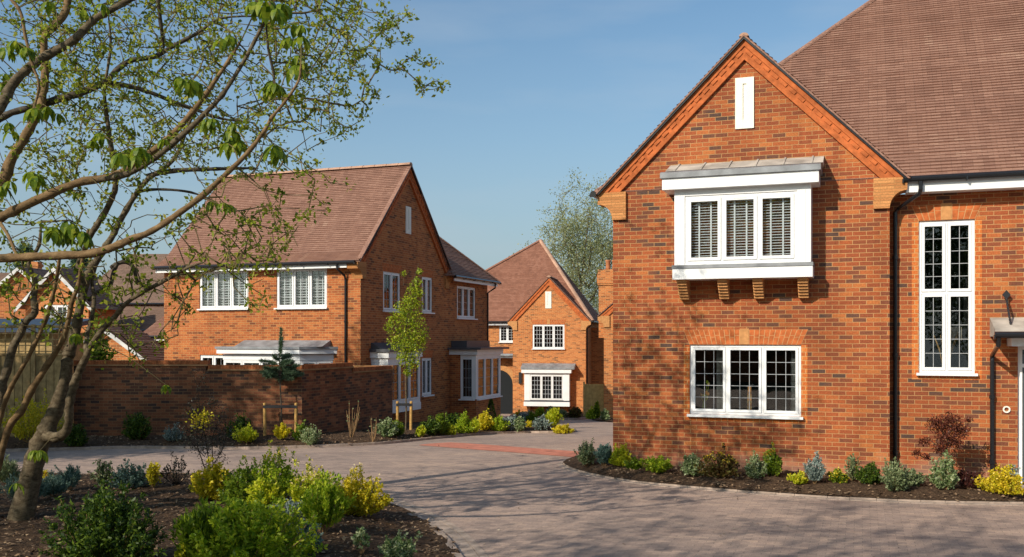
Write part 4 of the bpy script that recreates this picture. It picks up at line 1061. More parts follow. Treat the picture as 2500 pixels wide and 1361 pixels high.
def cope(x0, x1, z, fr, blk=.075):
    cr.box(x0, x1, -.035, T + .035, z - .14, z - .105, fr)
    k = int((x1 - x0) / blk)
    for i in range(k):
        a = x0 + (x1 - x0) * i / k; cp.box(a + .003, a + (x1 - x0) / k - .003, -.008, T + .008, z - .105, z + random.Random(i).uniform(-.003, .003), fr)
cope(xe, xs_ + .05, Z1, fa); cope(xs_ + .05, .0, Z2, fa); cope(.0, 2.62, Z2 - .002, fb2); cope(2.62, 5.03, Z3, fb2)
mb.build('wall', M['brick_wall'], GW); cp.build('coping', plain('coping_brick', (.33, .11, .04), .85, .2, var=.45, vscale=9), GW); cr.build('creasing_course', plain('creasing_tile', (.34, .19, .09), .85, .2, var=.2), GW)
G2 = empty('garden_wall', GW.location + fb2.P(5.0, 0, 0), 0, 'short return of brick garden wall meeting the gabled house corner', 'wall')
m = MB(); m.box(-1.4, 0, .0, .2, -1, Z3 - .1); m.build('wall', M['brick_wall'], G2)
m = MB(); m.box(-1.4, 0.03, -.03, .23, Z3 - .1, Z3); m.build('coping', M['tan_smooth'], G2)

FN = empty('timber_fence', (orig(175, 24.3)), 0, 'brown close boarded fence with square trellis top at left behind the tree', 'fence')
zt = zz(868, 24.3); z0 = zg(24.3) - .1
m = MB(); rnd = random.Random(2); x = -.05; k = 0
while x > -4.2:
    m.box(x - .10, x - .004, .0 + .012 * (k % 2), .02 + .012 * (k % 2), z0, zt + rnd.uniform(-.005, .005)); x -= .1; k += 1
m.build('boards', M['fence'], FN)
m = MB(); m.box(-4.2, 0, -.03, .05, zt + .006, zt + .05); m.build('rail', M['fence'], FN)
m = MB(); m.box(-4.2, 0, -.02, -.001, z0, z0 + .15); m.build('gravel_board', M['fence'], FN)
for xx in (-.02, -.95, -1.9, -3.7):
    m = MB(); m.box(xx - .05, xx + .05, -.06, -.022, z0, zt + .78); m.build('post', M['fence'], FN)
m = MB(); zt2 = zt + .07
xx = -.15
while xx > -4.2: m.box(xx - .012, xx + .012, .0, .02, zt + .05, zt + .70); xx -= .17
z_ = zt + .1
while z_ < zt + .72: m.box(-4.2, -.1, -.015, -.001, z_ - .012, z_ + .012); z_ += .15
m.box(-4.2, 0, -.03, .03, zt + .70, zt + .76); m.build('trellis', M['fence'], FN)
SH = empty('garden_shed', orig(0, 27.5), 0, 'low shed with blue black felt roof behind the trellis fence', 'shed')
m = MB(); m.box(-1.5, 1.5, 0, 2, -1, zz(812, 27.5)); m.build('wall', M['fence'], SH)
m = MB(); m.prism([(-.35, zz(806, 27.3)), (-.35, zz(812, 27.3)), (2.2, zz(790, 29)), (2.2, zz(778, 29.5))], -1.8, 1.72, Fr((0, 0, 0), (0, 1, 0), (1, 0, 0))); m.build('roof', M['shed_roof'], SH)

# ------------------------------------------------------------------ leaves, shrubs
def leaf_quads(P, D, Nn, L_, W_, rng, droop=0.0):
    """diamond leaves: base P, direction D, normal-ish Nn"""
    S = np.cross(D, Nn); S /= (np.linalg.norm(S, axis=1, keepdims=True) + 1e-9)
    L_ = L_[:, None]; W_ = W_[:, None]
    a = P; b = P + D * L_ * .45 + S * W_; c = P + D * L_; d = P + D * L_ * .45 - S * W_
    c = c.copy(); c[:, 2] -= droop * L_[:, 0]
    return np.stack([a, b, c, d], 1).reshape(-1, 3)
def unit(a): return a / (np.linalg.norm(a, axis=-1, keepdims=True) + 1e-9)
def shrub_mesh(r, h, stems, per, leaf, rng, style='round', wid=.32, jitter=.25, spray=.1):
    """returns leaf quads, stem polylines, tips"""
    Q = []; ST = []; TIPS = []
    lob = rng.uniform(0, 6.28, 4)
    for s in range(stems):
        th = rng.uniform(0, 2 * math.pi)
        u = rng.uniform(0, 1) ** (.6 if style != 'spiky' else .8)
        lobe = 1 + .22 * math.sin(3 * th + lob[0]) + .13 * math.sin(5 * th + lob[1])
        ph = u * math.radians(82 if style == 'round' else 55 if style == 'spiky' else 68)
        R = 1 * rng.uniform(.70, 1.0) * lobe
        sp = rng.random() < spray
        if sp: R *= rng.uniform(1.05, 1.32)
        tip = np.array([math.cos(th) * math.sin(ph) * r * R, math.sin(th) * math.sin(ph) * r * R, h * (R / lobe) * (math.cos(ph) * .85 + .15)])
        base = np.array([math.cos(th), math.sin(th), 0]) * r * .12 * rng.random()
        mid = base * .5 + tip * .5 + np.array([math.cos(th) * r * .12, math.sin(th) * r * .12, -h * .05 if style == 'round' else -h * .02])
        t = np.linspace(0, 1, 6)[:, None]
        pl = (1 - t) ** 2 * base + 2 * t * (1 - t) * mid + t ** 2 * tip
        ST.append(pl); TIPS.append(tip)
        tt = 1 - rng.uniform(0, 1, per) ** 1.5 * (.75 if style != 'bare' else .35); tt = np.clip(tt, .05, 1)[:, None]
        p = (1 - tt) ** 2 * base + 2 * tt * (1 - tt) * mid + tt ** 2 * tip
        p = p + rng.normal(0, jitter * leaf, (per, 3))
        dr = unit(pl[-1] - pl[-2])
        d = unit(dr[None] * (.9 if style != 'spiky' else 1.3) + rng.normal(0, .75 if style != 'spiky' else .42, (per, 3)))
        n = unit(rng.normal(0, 1, (per, 3)) + np.array([0, 0, .8]))
        ls = leaf * rng.uniform(.6, 1.25, per)
        Q.append(leaf_quads(p, d, n, ls, ls * wid, rng, .12))
    q = np.concatenate(Q)
    q[:, 2] = np.maximum(q[:, 2], .01)
    return q, ST, TIPS
SEED = [100]
CACHE = {}
def shrub(name, px, py, wpx, hpx, colour, label, cat='shrub', style='round', dens=1.0, leaf=.045, wid=.32, flowers=None, stem='stem_pale', group=None, spray=.16, pos=None, fsize=.035, fn=40, lean=0):
    SEED[0] += 1; rng = np.random.default_rng(SEED[0])
    g = pos if pos is not None else G(px, py)
    z = bed_height(g.x, g.y)
    if abs(z - g.z) > .03:   # the bed is mounded here: slide back along the same line so the base still rests on it
        for _ in range(6):
            Y = g.y; Y2 = (CAMH - z) * F_PX / max(py - HOR, 20); g = V(((px - 1250) / F_PX * Y2, Y2, z)); z = bed_height(g.x, g.y)
    Y = g.y; r = wpx / F_PX * Y / 2; h = hpx / F_PX * Y
    if pos is not None: h = hpx * .029
    area = max(r * h, .01)
    stems = int(min(560, max(14, (48 if style != 'bare' else 12) * dens * (area / .06) ** .6 * (.045 / leaf) ** .7)))
    per = int((46 if py > 1150 else 36) * min(dens, 1.4)) if style != 'bare' else int(16 * dens)
    if style == 'spiky': per = int(per * 1.3)
    lf = leaf * (1 if Y < 18 else min(1.5, Y / 18 * .9))
    q, ST, TIPS = shrub_mesh(r, h, stems, per, lf, rng, style, wid, spray=spray)
    root = empty(name, (g.x, g.y, z - .01), rng.uniform(0, 6.28), label, cat, group)
    np_mesh('foliage', q, 4, L[colour] if isinstance(colour, str) else colour, root)
    m = MB(); ns = min(len(ST), 26 if Y < 24 else 8)
    for pl in ST[:ns]: m.tube([V(p) for p in pl], [max(.0025, h * .010) * (1 - .12 * i) for i in range(6)], 4, cap=False)
    m.build('stem', M[stem], root)
    if flowers:
        n = min(len(TIPS), fn); T_ = np.array(TIPS); T_ = T_[np.argsort(-T_[:, 2])][:n]
        k = 9; P = np.repeat(T_, k, 0) + rng.normal(0, fsize * .6, (n * k, 3))
        d = unit(rng.normal(0, 1, (n * k, 3)) + np.array([0, 0, .5])); nn = unit(rng.normal(0, 1, (n * k, 3)))
        np_mesh('blossom', leaf_quads(P, d, nn, np.full(n * k, fsize), np.full(n * k, fsize * .4), rng), 4, L[flowers], root)
    return root
R_, S_, B_, O_ = 'round', 'spiky', 'bare', 'loose'
# bed in front of the near house
T1 = [
 (1432, 1140, 52, 66, 'sage', O_, 'grey green feathery shrub at the pointed left end of the bed before the near house', {}),
 (1474, 1142, 62, 56, 'teal', S_, 'blue green rosemary like shrub touching the near house corner', {}),
 (1516, 1157, 52, 54, 'lime', R_, 'dense lime yellow shrub just right of the blue green one, upright block shape', dict(leaf=.035, dens=1.3)),
 (1549, 1164, 38, 30, 'green', R_, 'tiny yellow green mound between lime block shrub and spreading green shrub', {}),
 (1604, 1173, 70, 44, 'bright', R_, 'low spreading bright green shrub left of the lower window of the near house', {}),
 (1692, 1180, 66, 60, 'varieg', R_, 'pale variegated shrub under the left light of the lower window', dict(leaf=.04)),
 (1756, 1185, 96, 68, 'bronze', R_, 'wide bronze green shrub with yellow flecks below the lower window', dict(flowers='flower_y', fsize=.025, fn=30)),
 (1846, 1187, 56, 62, 'varieg', R_, 'silvery variegated ball under the right light of the lower window', dict(leaf=.035)),
 (1886, 1185, 52, 74, 'green', R_, 'green shrub with bronze shoots right of the silvery variegated ball', dict(flowers='flower_o', fsize=.02, fn=10)),
 (1990, 1180, 64, 62, 'silver', S_, 'silver lavender clump left of the downpipe, with pinkish tips', dict(flowers='flower_p', fsize=.02)),
 (1950, 1201, 44, 30, 'lime', R_, 'small yellow topped plant in front of the silver lavender clump', dict(flowers='flower_y', fsize=.025)),
 (2044, 1204, 38, 38, 'green', R_, 'small round plant crowned in bright yellow, near the kerb left of dark green ball', dict(flowers='flower_y', fsize=.03)),
 (2080, 1173, 50, 66, 'sage', O_, 'thin upright sage shrub against the wall behind the dark green ball', dict(dens=.6)),
 (2124, 1197, 60, 60, 'dark', R_, 'dense dark green ball shrub just left of the corner downpipe', dict(leaf=.03, dens=1.5)),
 (2188, 1192, 74, 80, 'sage', R_, 'tall olive sage shrub at the foot of the corner downpipe', {}),
 (2226, 1207, 54, 44, 'sage', R_, 'low sage mound at the kerb right of tall olive sage shrub', {}),
 (2308, 1208, 60, 96, 'varieg', R_, 'tall cream variegated shrub below the dark red acer', dict(leaf=.045)),
 (2364, 1194, 60, 44, 'maroon', S_, 'dark maroon low shrub between variegated shrub and porch downpipe', dict(leaf=.05, wid=.2)),
 (2446, 1222, 96, 66, 'gold', R_, 'golden flowering shrub at the right end of the bed beside the path', dict(flowers='flower_y', fsize=.035, fn=80)),
 (2462, 1196, 64, 62, 'silver', O_, 'grey green shrub against the wall behind the golden one', dict(dens=.8)),
]
for px, py, w_, h_, c, st_, lab, kw in T1: shrub('shrub', px, py, w_ * 1.03, h_ * .95, c, lab, style=st_, group='shrubs in the bed before the near house', **kw)
# bed along the garden wall and beyond
T2 = [
 (188, 1082, 46, 58, 'dark', R_, 'dark evergreen ball at the left end of the garden wall beside the tree trunk', dict(dens=1.2)),
 (337, 1085, 60, 66, 'dark', R_, 'dark green rounded shrub against the shaded garden wall, second from left', dict(dens=1.2)),
 (422, 1081, 42, 42, 'silver', R_, 'small silver grey ball shrub in front of the garden wall', dict(leaf=.03)),
 (588, 1074, 60, 60, 'dark', R_, 'dark green shrub behind pale leaved one, left of the staked pine', dict(dens=1.1)),
 (600, 1081, 60, 40, 'lime', O_, 'lime variegated shrub in front of the dark one left of staked pine', {}),
 (688, 1087, 40, 30, 'gold', S_, 'small golden spiky plant between the two pine stakes', dict(leaf=.06)),
 (738, 1077, 40, 44, 'green', R_, 'green shrub right of the pine stake, behind a pale variegated ball', {}),
 (758, 1079, 44, 46, 'varieg', R_, 'pale cream variegated ball right of the pine stakes', dict(leaf=.03)),
 (858, 1076, 60, 92, 'sage', B_, 'bare twiggy bush with orange stems before the right end of the garden wall', dict(dens=.15)),
 (912, 1073, 36, 76, 'sage', B_, 'thin bare upright stems near the end of the garden wall', dict(dens=.12)),
 (945, 1067, 46, 46, 'varieg', R_, 'grey variegated shrub beside the left stake of the sapling', {}),
 (968, 1064, 34, 40, 'green', R_, 'green shrub squeezed between the variegated one and the sapling stakes', {}),
 (1026, 1066, 20, 28, 'lime', R_, 'small lime clump right of the sapling stakes', {}),
 (1052, 1064, 46, 42, 'dark', O_, 'dark twiggy shrub right of the small lime clump', {}),
 (1078, 1061, 36, 54, 'green', R_, 'tall mid green shrub between two lime clumps', {}),
 (1099, 1062, 26, 30, 'lime', R_, 'bright lime clump at kerb side below the corner bay', {}),
 (1106, 1046, 50, 34, 'dark', R_, 'dark hedge like shrub beneath the corner bay', {}),
 (1132, 1058, 40, 46, 'bright', R_, 'bright leafy shrub left of the grassy lime tuft', {}),
 (1157, 1059, 32, 30, 'lime', S_, 'grassy lime tuft in the middle of the row by the corner bay', dict(leaf=.07, wid=.15)),
 (1184, 1056, 38, 42, 'gold', R_, 'olive gold rounded shrub right of the grassy lime tuft', {}),
 (1217, 1057, 36, 38, 'bright', R_, 'green yellow ball shrub at the end of the corner bay', {}),
 (1148, 1026, 42, 44, 'dark', R_, 'dark shrub against the brick base of the corner bay', {}),
 (1246, 1052, 40, 32, 'silver', O_, 'silver leaved shrub just past the corner bay', {}),
 (1268, 1050, 34, 36, 'varieg', O_, 'pale variegated shrub in the middle of the island tip', {}),
 (1278, 1033, 38, 26, 'silver', O_, 'pinkish silver shrub at the back of the island tip', dict(flowers='flower_p', fsize=.03)),
 (1299, 1035, 24, 28, 'green', R_, 'small dark green bush at the back of the island tip', {}),
 (1320, 1054, 40, 32, 'silver', O_, 'silver grass like clump near the island tip', {}),
 (1350, 1053, 36, 42, 'lime', S_, 'tall yellow green spiky plant near the island tip', dict(leaf=.08, wid=.15)),
 (1372, 1056, 44, 20, 'gold', R_, 'low yellow flowering mat at the very tip of the island', dict(flowers='flower_y', fsize=.03)),
 (1266, 1022, 18, 18, 'gold', R_, 'orange yellow plant in front of the arched doorway', dict(flowers='flower_o', fsize=.04)),
 (1290, 1042, 20, 10, 'gold', R_, 'tiny yellow flower patch on the island', dict(flowers='flower_y', fsize=.03)),
]
for px, py, w_, h_, c, st_, lab, kw in T2: shrub('shrub', px, py, w_ * (1.15 if st_ != 'bare' else 1), h_, c, lab, style=st_, group='shrubs in the bed along the garden wall', **kw)
T3 = [
 (1318, 1016, 24, 20, 'bright', 'leafy green plant under the left of the far oriel'), (1345, 1018, 26, 24, 'varieg', 'pale plant under the middle of the far oriel'),
 (1372, 1020, 26, 18, 'sage', 'sage plant under the right of the far oriel'), (1404, 1021, 32, 30, 'bronze', 'bronze shrub at the right corner of the far house'),
 (1446, 1024, 26, 26, 'bright', 'bright green shrub by the far downpipe'), (1456, 1022, 14, 42, 'green', 'thin tall plant before the timber gate'), (1478, 1026, 18, 28, 'varieg', 'pale variegated shrub beside the timber gate')]
for px, py, w_, h_, c, lab in T3: shrub('shrub', px, py, w_, h_, c, lab, leaf=.06, group='shrubs below the far houses')
shrub('shrub', 236, 905, 80, 104, 'green', 'leafy green laurel peeping over the left end of the garden wall', pos=V(((236 - 1250) / F_PX * 26.6, 26.6, zg(26.6))), dens=1.3, leaf=.09)
shrub('shrub', 132, 905, 90, 118, 'dark', 'dark evergreen bush behind the fence beside the tree trunk', pos=V(((132 - 1250) / F_PX * 29.5, 29.5, zg(29.5))), dens=1.3, leaf=.09)
# clipped cone
g = G(1198, 1040); rng = np.random.default_rng(7)
root = empty('topiary_cone', (g.x, g.y + .4, zg(g.y) ), 0, 'small clipped dark green cone beside the corner bay', 'topiary')
n = 900; t = rng.random(n); a = rng.uniform(0, 6.28, n); rr = (1 - t) * .21 + .01
P = np.stack([np.cos(a) * rr, np.sin(a) * rr, .05 + t * .85], 1); np_mesh('foliage', leaf_quads(P, unit(np.stack([np.cos(a), np.sin(a), np.full(n, .8)], 1) + rng.normal(0, .3, (n, 3))), unit(rng.normal(0, 1, (n, 3))), np.full(n, .06), np.full(n, .018), rng), 4, L['dark'], root)
m = MB(); m.tube([(0, 0, 0), (0, 0, .8)], .015, 5); m.build('stem', M['bark'], root)

# foreground bed
T4 = [
 (268, 1385, 225, 205, 'dark', R_, 'big dark feathery evergreen bush at the front left of the foreground bed', dict(leaf=.05, wid=.22, dens=1.9)),
 (60, 1228, 140, 62, 'teal', S_, 'wide blue green lavender clump behind the tree trunk at the far left', dict(leaf=.05, wid=.12)),
 (130, 1215, 90, 54, 'teal', S_, 'blue green clump just right of the tree trunk foot', dict(leaf=.05, wid=.12)),
 (20, 1185, 80, 60, 'sage', S_, 'sage grey clump at the left picture edge behind the trunk', dict(leaf=.05, wid=.12)),
 (108, 1183, 46, 30, 'gold', R_, 'low orange yellow plant by the tree trunk on the road side', dict(flowers='flower_o', fsize=.025, fn=20)),
 (172, 1196, 70, 54, 'teal', S_, 'bluish spiky mound behind the big evergreen, left side', dict(leaf=.045, wid=.14)),
 (248, 1185, 50, 62, 'sage', O_, 'pale brownish sprigs rising behind the big evergreen', dict(flowers='flower_p', fsize=.02, dens=.7)),
 (318, 1192, 96, 66, 'teal', R_, 'grey blue rounded shrub behind the big evergreen, right side', dict(leaf=.035)),
 (375, 1190, 34, 70, 'gold', O_, 'thin golden sprig with yellow top at the road edge', dict(dens=.7)),
 (432, 1184, 76, 80, 'black', B_, 'dark wiry bush with blackish leaves at the back of the bed', dict(stem='stem_dark', dens=1.2, leaf=.035)),
 (521, 1218, 86, 84, 'gold', R_, 'yellow variegated shrub at the foot of the tall dark bush', dict(leaf=.055, flowers='flower_y', fsize=.03, fn=16)),
 (592, 1238, 92, 92, 'green', R_, 'olive green shrub right of the yellow variegated one', dict(leaf=.04, dens=1.2)),
 (662, 1215, 118, 112, 'bright', R_, 'large bright olive shrub with yellow tips at the road edge', dict(leaf=.04, dens=1.1, flowers='flower_y', fsize=.025, fn=18)),
 (765, 1262, 100, 120, 'lime', R_, 'lime shrub topped with cream yellow flowers behind the silver mound', dict(leaf=.045, flowers='flower_c', fsize=.035, fn=34)),
 (790, 1298, 110, 112, 'bright', S_, 'bright green upright shrub right of the silver mound', dict(leaf=.06, wid=.2)),
 (876, 1258, 112, 104, 'gold', R_, 'golden yellow shrub at the right end of the foreground bed, glowing in sun', dict(leaf=.04, dens=1.3, flowers='flower_c', fsize=.03, fn=20)),
 (706, 1285, 100, 66, 'silver', R_, 'silver blue mound in the middle of the foreground bed', dict(leaf=.045, wid=.2)),
 (640, 1262, 64, 90, 'lime', O_, 'light lime leafy stems just left of the silver blue mound', dict(leaf=.055)),
 (604, 1392, 230, 170, 'bright', R_, 'large bright green ferny bush at the bottom of the picture', dict(leaf=.055, wid=.25, dens=1.5)),
 (500, 1395, 120, 150, 'green', S_, 'green ferny clump left of the large bright bush at the bottom', dict(leaf=.09, wid=.16, dens=1.1)),
 (650, 1325, 110, 70, 'lime', R_, 'lime green mound behind the large bright bush', dict(leaf=.05)),
 (742, 1352, 86, 70, 'teal', O_, 'dusky blue green plant right of the large bright bush', dict(leaf=.05, dens=.8)),
 (975, 1376, 92, 64, 'varieg', O_, 'grey green variegated shrub on the bark near the curved kerb', dict(leaf=.035)),
 (882, 1352, 34, 60, 'varieg', B_, 'thin leaning variegated sprig on the open bark', dict(dens=1.2)),
 (450, 1385, 34, 66, 'lime', O_, 'small lime sprig between the dark evergreen and ferny clump', dict(leaf=.05, dens=.7)),
]
for i_, (px, py, w_, h_, c, st_, lab, kw) in enumerate(T4):
    k_ = 1.30 if i_ > 9 else 1.12
    shrub('shrub', px, py, w_ * k_, h_ * (1.03 if i_ > 9 else .95), c, lab, style=st_, group='shrubs in the foreground bed', spray=.30, **kw)
shrub('shrub', 78, 1094, 170, 110, 'gold', 'yellow green airy shrub behind the tree trunk against the fence', style=O_, dens=.8, group='shrubs in the bed along the garden wall', leaf=.05)

# tall dark open bush in the foreground bed
def bush_skeleton(root, segs, mat, r0):
    m = MB()
    for pl, r in segs:
        m.tube([V(p) for p in pl], [r * (1 - .7 * i / (len(pl) - 1)) for i in range(len(pl))], 5)
    m.build('stem', mat, root)
g = G(515, 1228); bz = bed_height(g.x, g.y); root = empty('bush', (g.x, g.y, bz), 0, 'tall dark open bush with black twigs and yellow leaf tufts rising above the bed', 'bush')
rng = np.random.default_rng(9); Yb = g.y; sc_ = Yb / F_PX
def bl(px, py, dy=0.0): return ((px - 515) * sc_ , dy, (1228 - py) * sc_)
segs = [([bl(520, 1228), bl(512, 1190), bl(500, 1140, .1), bl(490, 1080, .1), bl(486, 1030), bl(482, 985)], .012),
        ([bl(515, 1228), bl(497, 1180), bl(486, 1130, -.1), bl(483, 1085, -.1), bl(476, 1050)], .010),
        ([bl(520, 1228), bl(520, 1180), bl(512, 1120, .1), bl(520, 1090, .15), bl(545, 1060, .2)], .010),
        ([bl(515, 1190), bl(535, 1150, .1), bl(550, 1110, .1), bl(545, 1085)], .007),
        ([bl(500, 1160), bl(478, 1130, -.1), bl(458, 1105, -.1), bl(450, 1098)], .006)]
cl = []
for pl, r in list(segs):
    for i in range(1, len(pl)):
        for k in range(4):
            p = np.array(pl[i]) * rng.uniform(.9, 1) + 0; e = p + rng.normal(0, .10, 3) + np.array([0, 0, .06]); segs.append(([tuple(p), tuple((p + e) / 2 + rng.normal(0, .015, 3)), tuple(e)], .004)); cl.append(e)
bush_skeleton(root, segs, M['stem_dark'], .01)
cl = np.array(cl); k = 24; P = np.repeat(cl, k, 0) + rng.normal(0, .045, (len(cl) * k, 3)); n = len(P)
yel = rng.random(len(cl)) < .0
np_mesh('foliage', leaf_quads(P, unit(rng.normal(0, 1, (n, 3))), unit(rng.normal(0, 1, (n, 3))), rng.uniform(.02, .045, n), np.full(n, .008), rng), 4, L['black'], root)
tops = np.array([bl(478, 1060), bl(490, 1075), bl(500, 1058), bl(482, 1082), bl(505, 1070)]); k = 50; P = np.repeat(tops, k, 0) + rng.normal(0, .055, (len(tops) * k, 3)); n = len(P)
np_mesh('leaf_tuft', leaf_quads(P, unit(rng.normal(0, 1, (n, 3))), unit(rng.normal(0, 1, (n, 3))), rng.uniform(.03, .05, n), np.full(n, .013), rng), 4, L['gold'], root)

# dark red acer by the near house
ap = mh(6.05, -.45); Ya = ap[1]; root = empty('acer_tree', (ap[0], Ya, 0.06), 0, 'small dark red acer with crooked stem against the near house wall', 'tree')
sa = Ya / F_PX; ax = 1250 + F_PX * ap[0] / Ya; base_y = HOR + F_PX * (CAMH - .06) / Ya
al = lambda px, py, dy=0.0: ((px - ax) * sa, dy, (base_y - py) * sa)
m = MB(); m.tube([al(2290, base_y), al(2284, 1160), al(2286, 1130), al(2300, 1112), al(2312, 1090), al(2316, 1050)], [.022, .018, .016, .014, .01, .006], 6)
for q in ([(2286, 1132), (2270, 1122), (2245, 1112), (2232, 1106)], [(2300, 1110), (2285, 1085), (2270, 1072), (2252, 1076)], [(2312, 1090), (2335, 1062), (2350, 1035)], [(2314, 1075), (2295, 1045), (2280, 1025)], [(2316, 1055), (2320, 1025)]):
    m.tube([al(*p, .04 * i) for i, p in enumerate(q)], [.01 - .002 * i for i in range(len(q))], 5)
m.build('trunk', M['bark'], root)
cc = [((2284, 1035), 26, 60), ((2318, 1030), 30, 80), ((2346, 1050), 26, 60), ((2310, 1065), 30, 80), ((2300, 1095), 22, 50), ((2332, 1082), 20, 45), ((2262, 1078), 14, 16), ((2248, 1078), 9, 9), ((2238, 1107), 12, 14), ((2262, 1116), 11, 12), ((2366, 1026), 10, 10)]
Q = []
for (p, rr, n) in cc:
    n = n * 9; c = np.array(al(*p)); P = c + unit(rng.normal(0, 1, (n, 3))) * (rng.random((n, 1)) ** .5) * np.array([rr, rr * .8, rr * .85]) * sa
    Q.append(leaf_quads(P, unit(rng.normal(0, 1, (n, 3)) + np.array([0, 0, -.2])), unit(rng.normal(0, 1, (n, 3)) + np.array([0, 0, 1])), rng.uniform(.03, .055, n), rng.uniform(.007, .012, n), rng))
np_mesh('crown', np.concatenate(Q), 4, L['red'], root)

# staked pine and staked sapling
def stakes(px0, px1, pyb, ypt, label, Y):
    x0, x1 = (px0 - 1250) / F_PX * Y, (px1 - 1250) / F_PX * Y; zb = zg(Y)
    root = empty('tree_stake', ((x0 + x1) / 2, Y, zb), 0, label, 'stake', 'pairs of tree stakes'); h = (CAMH + (HOR - ypt) / F_PX * Y) - zb; d = (x1 - x0) / 2
    for s in (-1, 1):
        m = MB(); m.tube([(s * d, 0, -.05), (s * d + .01 * s, 0, h - .02), (s * d + .01 * s, 0, h)], [.042, .040, .030], 12); m.build('post', M['stake'], root)
    m = MB(); m.box(-d - .04, d + .04, -.052, -.044, h - .13, h - .06); m.box(-d - .04, d + .04, .044, .052, h - .13, h - .06); m.build('strap', M['rubber'], root)
    return root
Yp = G(684, 1080).y; Yq = G(987, 1064).y
stakes(647, 722, 1080, 984, 'pair of wooden stakes with black strap holding the young pine', Yp)
stakes(971, 1003, 1064, 980, 'pair of wooden stakes with black strap holding the leafy sapling', Yq)
root = empty('pine_tree', ((686 - 1250) / F_PX * Yp, Yp + .0, zg(Yp)), 0, 'young blue green pine with bare stem staked before the garden wall', 'tree')
s = Yp / F_PX; q = lambda px, py, dy=0: np.array([(px - 686) * s, dy, (1080 - py) * s]); rng = np.random.default_rng(21)
m = MB(); m.tube([q(686, 1085), q(687, 1000), q(684, 935), q(682, 880), q(686, 812)], [.02, .018, .016, .014, .005], 6)
tips = []
for k in range(26):
    zb = rng.uniform(875, 925); a = rng.uniform(0, 6.28); ln = rng.uniform(26, 50) * (1 if k % 5 else .7)
    p0 = q(683, zb); p1 = p0 + np.array([math.cos(a) * ln * s, math.sin(a) * ln * s, rng.uniform(-6, 14) * s]); m.tube([V(p0), V((p0 + p1) / 2 - np.array([0, 0, 3 * s])), V(p1)], [.008, .006, .004], 4); tips.append((p0, p1))
m.build('trunk', M['bark_dark'], root)
Q = []
for p0, p1 in tips + [(q(684, 885), q(686, 808)), (q(684, 870), q(687, 830))]:
    n = 520; t = rng.uniform(.15, 1.08, n)[:, None]; P = p0 + (p1 - p0) * t; d = unit(unit((p1 - p0)[None]) * .9 + rng.normal(0, .7, (n, 3)))
    Q.append(leaf_quads(P, d, unit(rng.normal(0, 1, (n, 3))), rng.uniform(.06, .12, n), np.full(n, .0055), rng))
np_mesh('crown', np.concatenate(Q), 4, L['pine'], root)
root = empty('sapling', ((990 - 1250) / F_PX * Yq, Yq, zg(Yq)), 0, 'slender young tree with bright yellow green leaves, staked beside the house gable', 'tree')
s = Yq / F_PX; q = lambda px, py, dy=0: np.array([(px - 990) * s, dy, (1066 - py) * s])
m = MB(); m.tube([q(990, 1068), q(992, 1000), q(990, 900), q(992, 800), q(1000, 720), q(1022, 645)], [.026, .022, .018, .014, .010, .004], 7)
blobs = [((1024, 665), 7, 16), ((1018, 690), 10, 20), ((1005, 705), 12, 22), ((1022, 715), 12, 22), ((985, 670), 6, 6), ((1000, 735), 18, 40), ((1018, 745), 14, 26), ((985, 765), 24, 60), ((1010, 775), 26, 70), ((960, 780), 14, 24), ((950, 800), 12, 20), ((975, 805), 28, 80), ((1015, 815), 28, 80), ((1035, 825), 12, 20), ((985, 840), 26, 70), ((1012, 850), 24, 60), ((990, 875), 20, 46), ((1008, 890), 16, 34), ((996, 912), 9, 16), ((960, 840), 14, 22)]
Q = []
for (p, rr, n) in blobs:
    c = q(*p); m.tube([V(q(992 if p[1] > 720 else p[0], p[1] + 30)), V(c)], [.006, .003], 4)
    n = int(n * rng.uniform(4, 8)); P = c + unit(rng.normal(0, 1, (n, 3))) * (rng.random((n, 1)) ** .5) * rr * 1.18 * s * np.array([1, 1, 1.05])
    Q.append(leaf_quads(P, unit(rng.normal(0, 1, (n, 3)) + np.array([0, 0, -.4])), unit(rng.normal(0, 1, (n, 3)) + np.array([-.5, -.5, 1])), rng.uniform(.05, .085, n), rng.uniform(.014, .024, n), rng))
m.build('trunk', M['bark'], root); np_mesh('crown', np.concatenate(Q), 4, leaf_mat('sapling_leaf', [(.12, .20, .01), (.28, .36, .015), (.50, .52, .03)], .45), root)

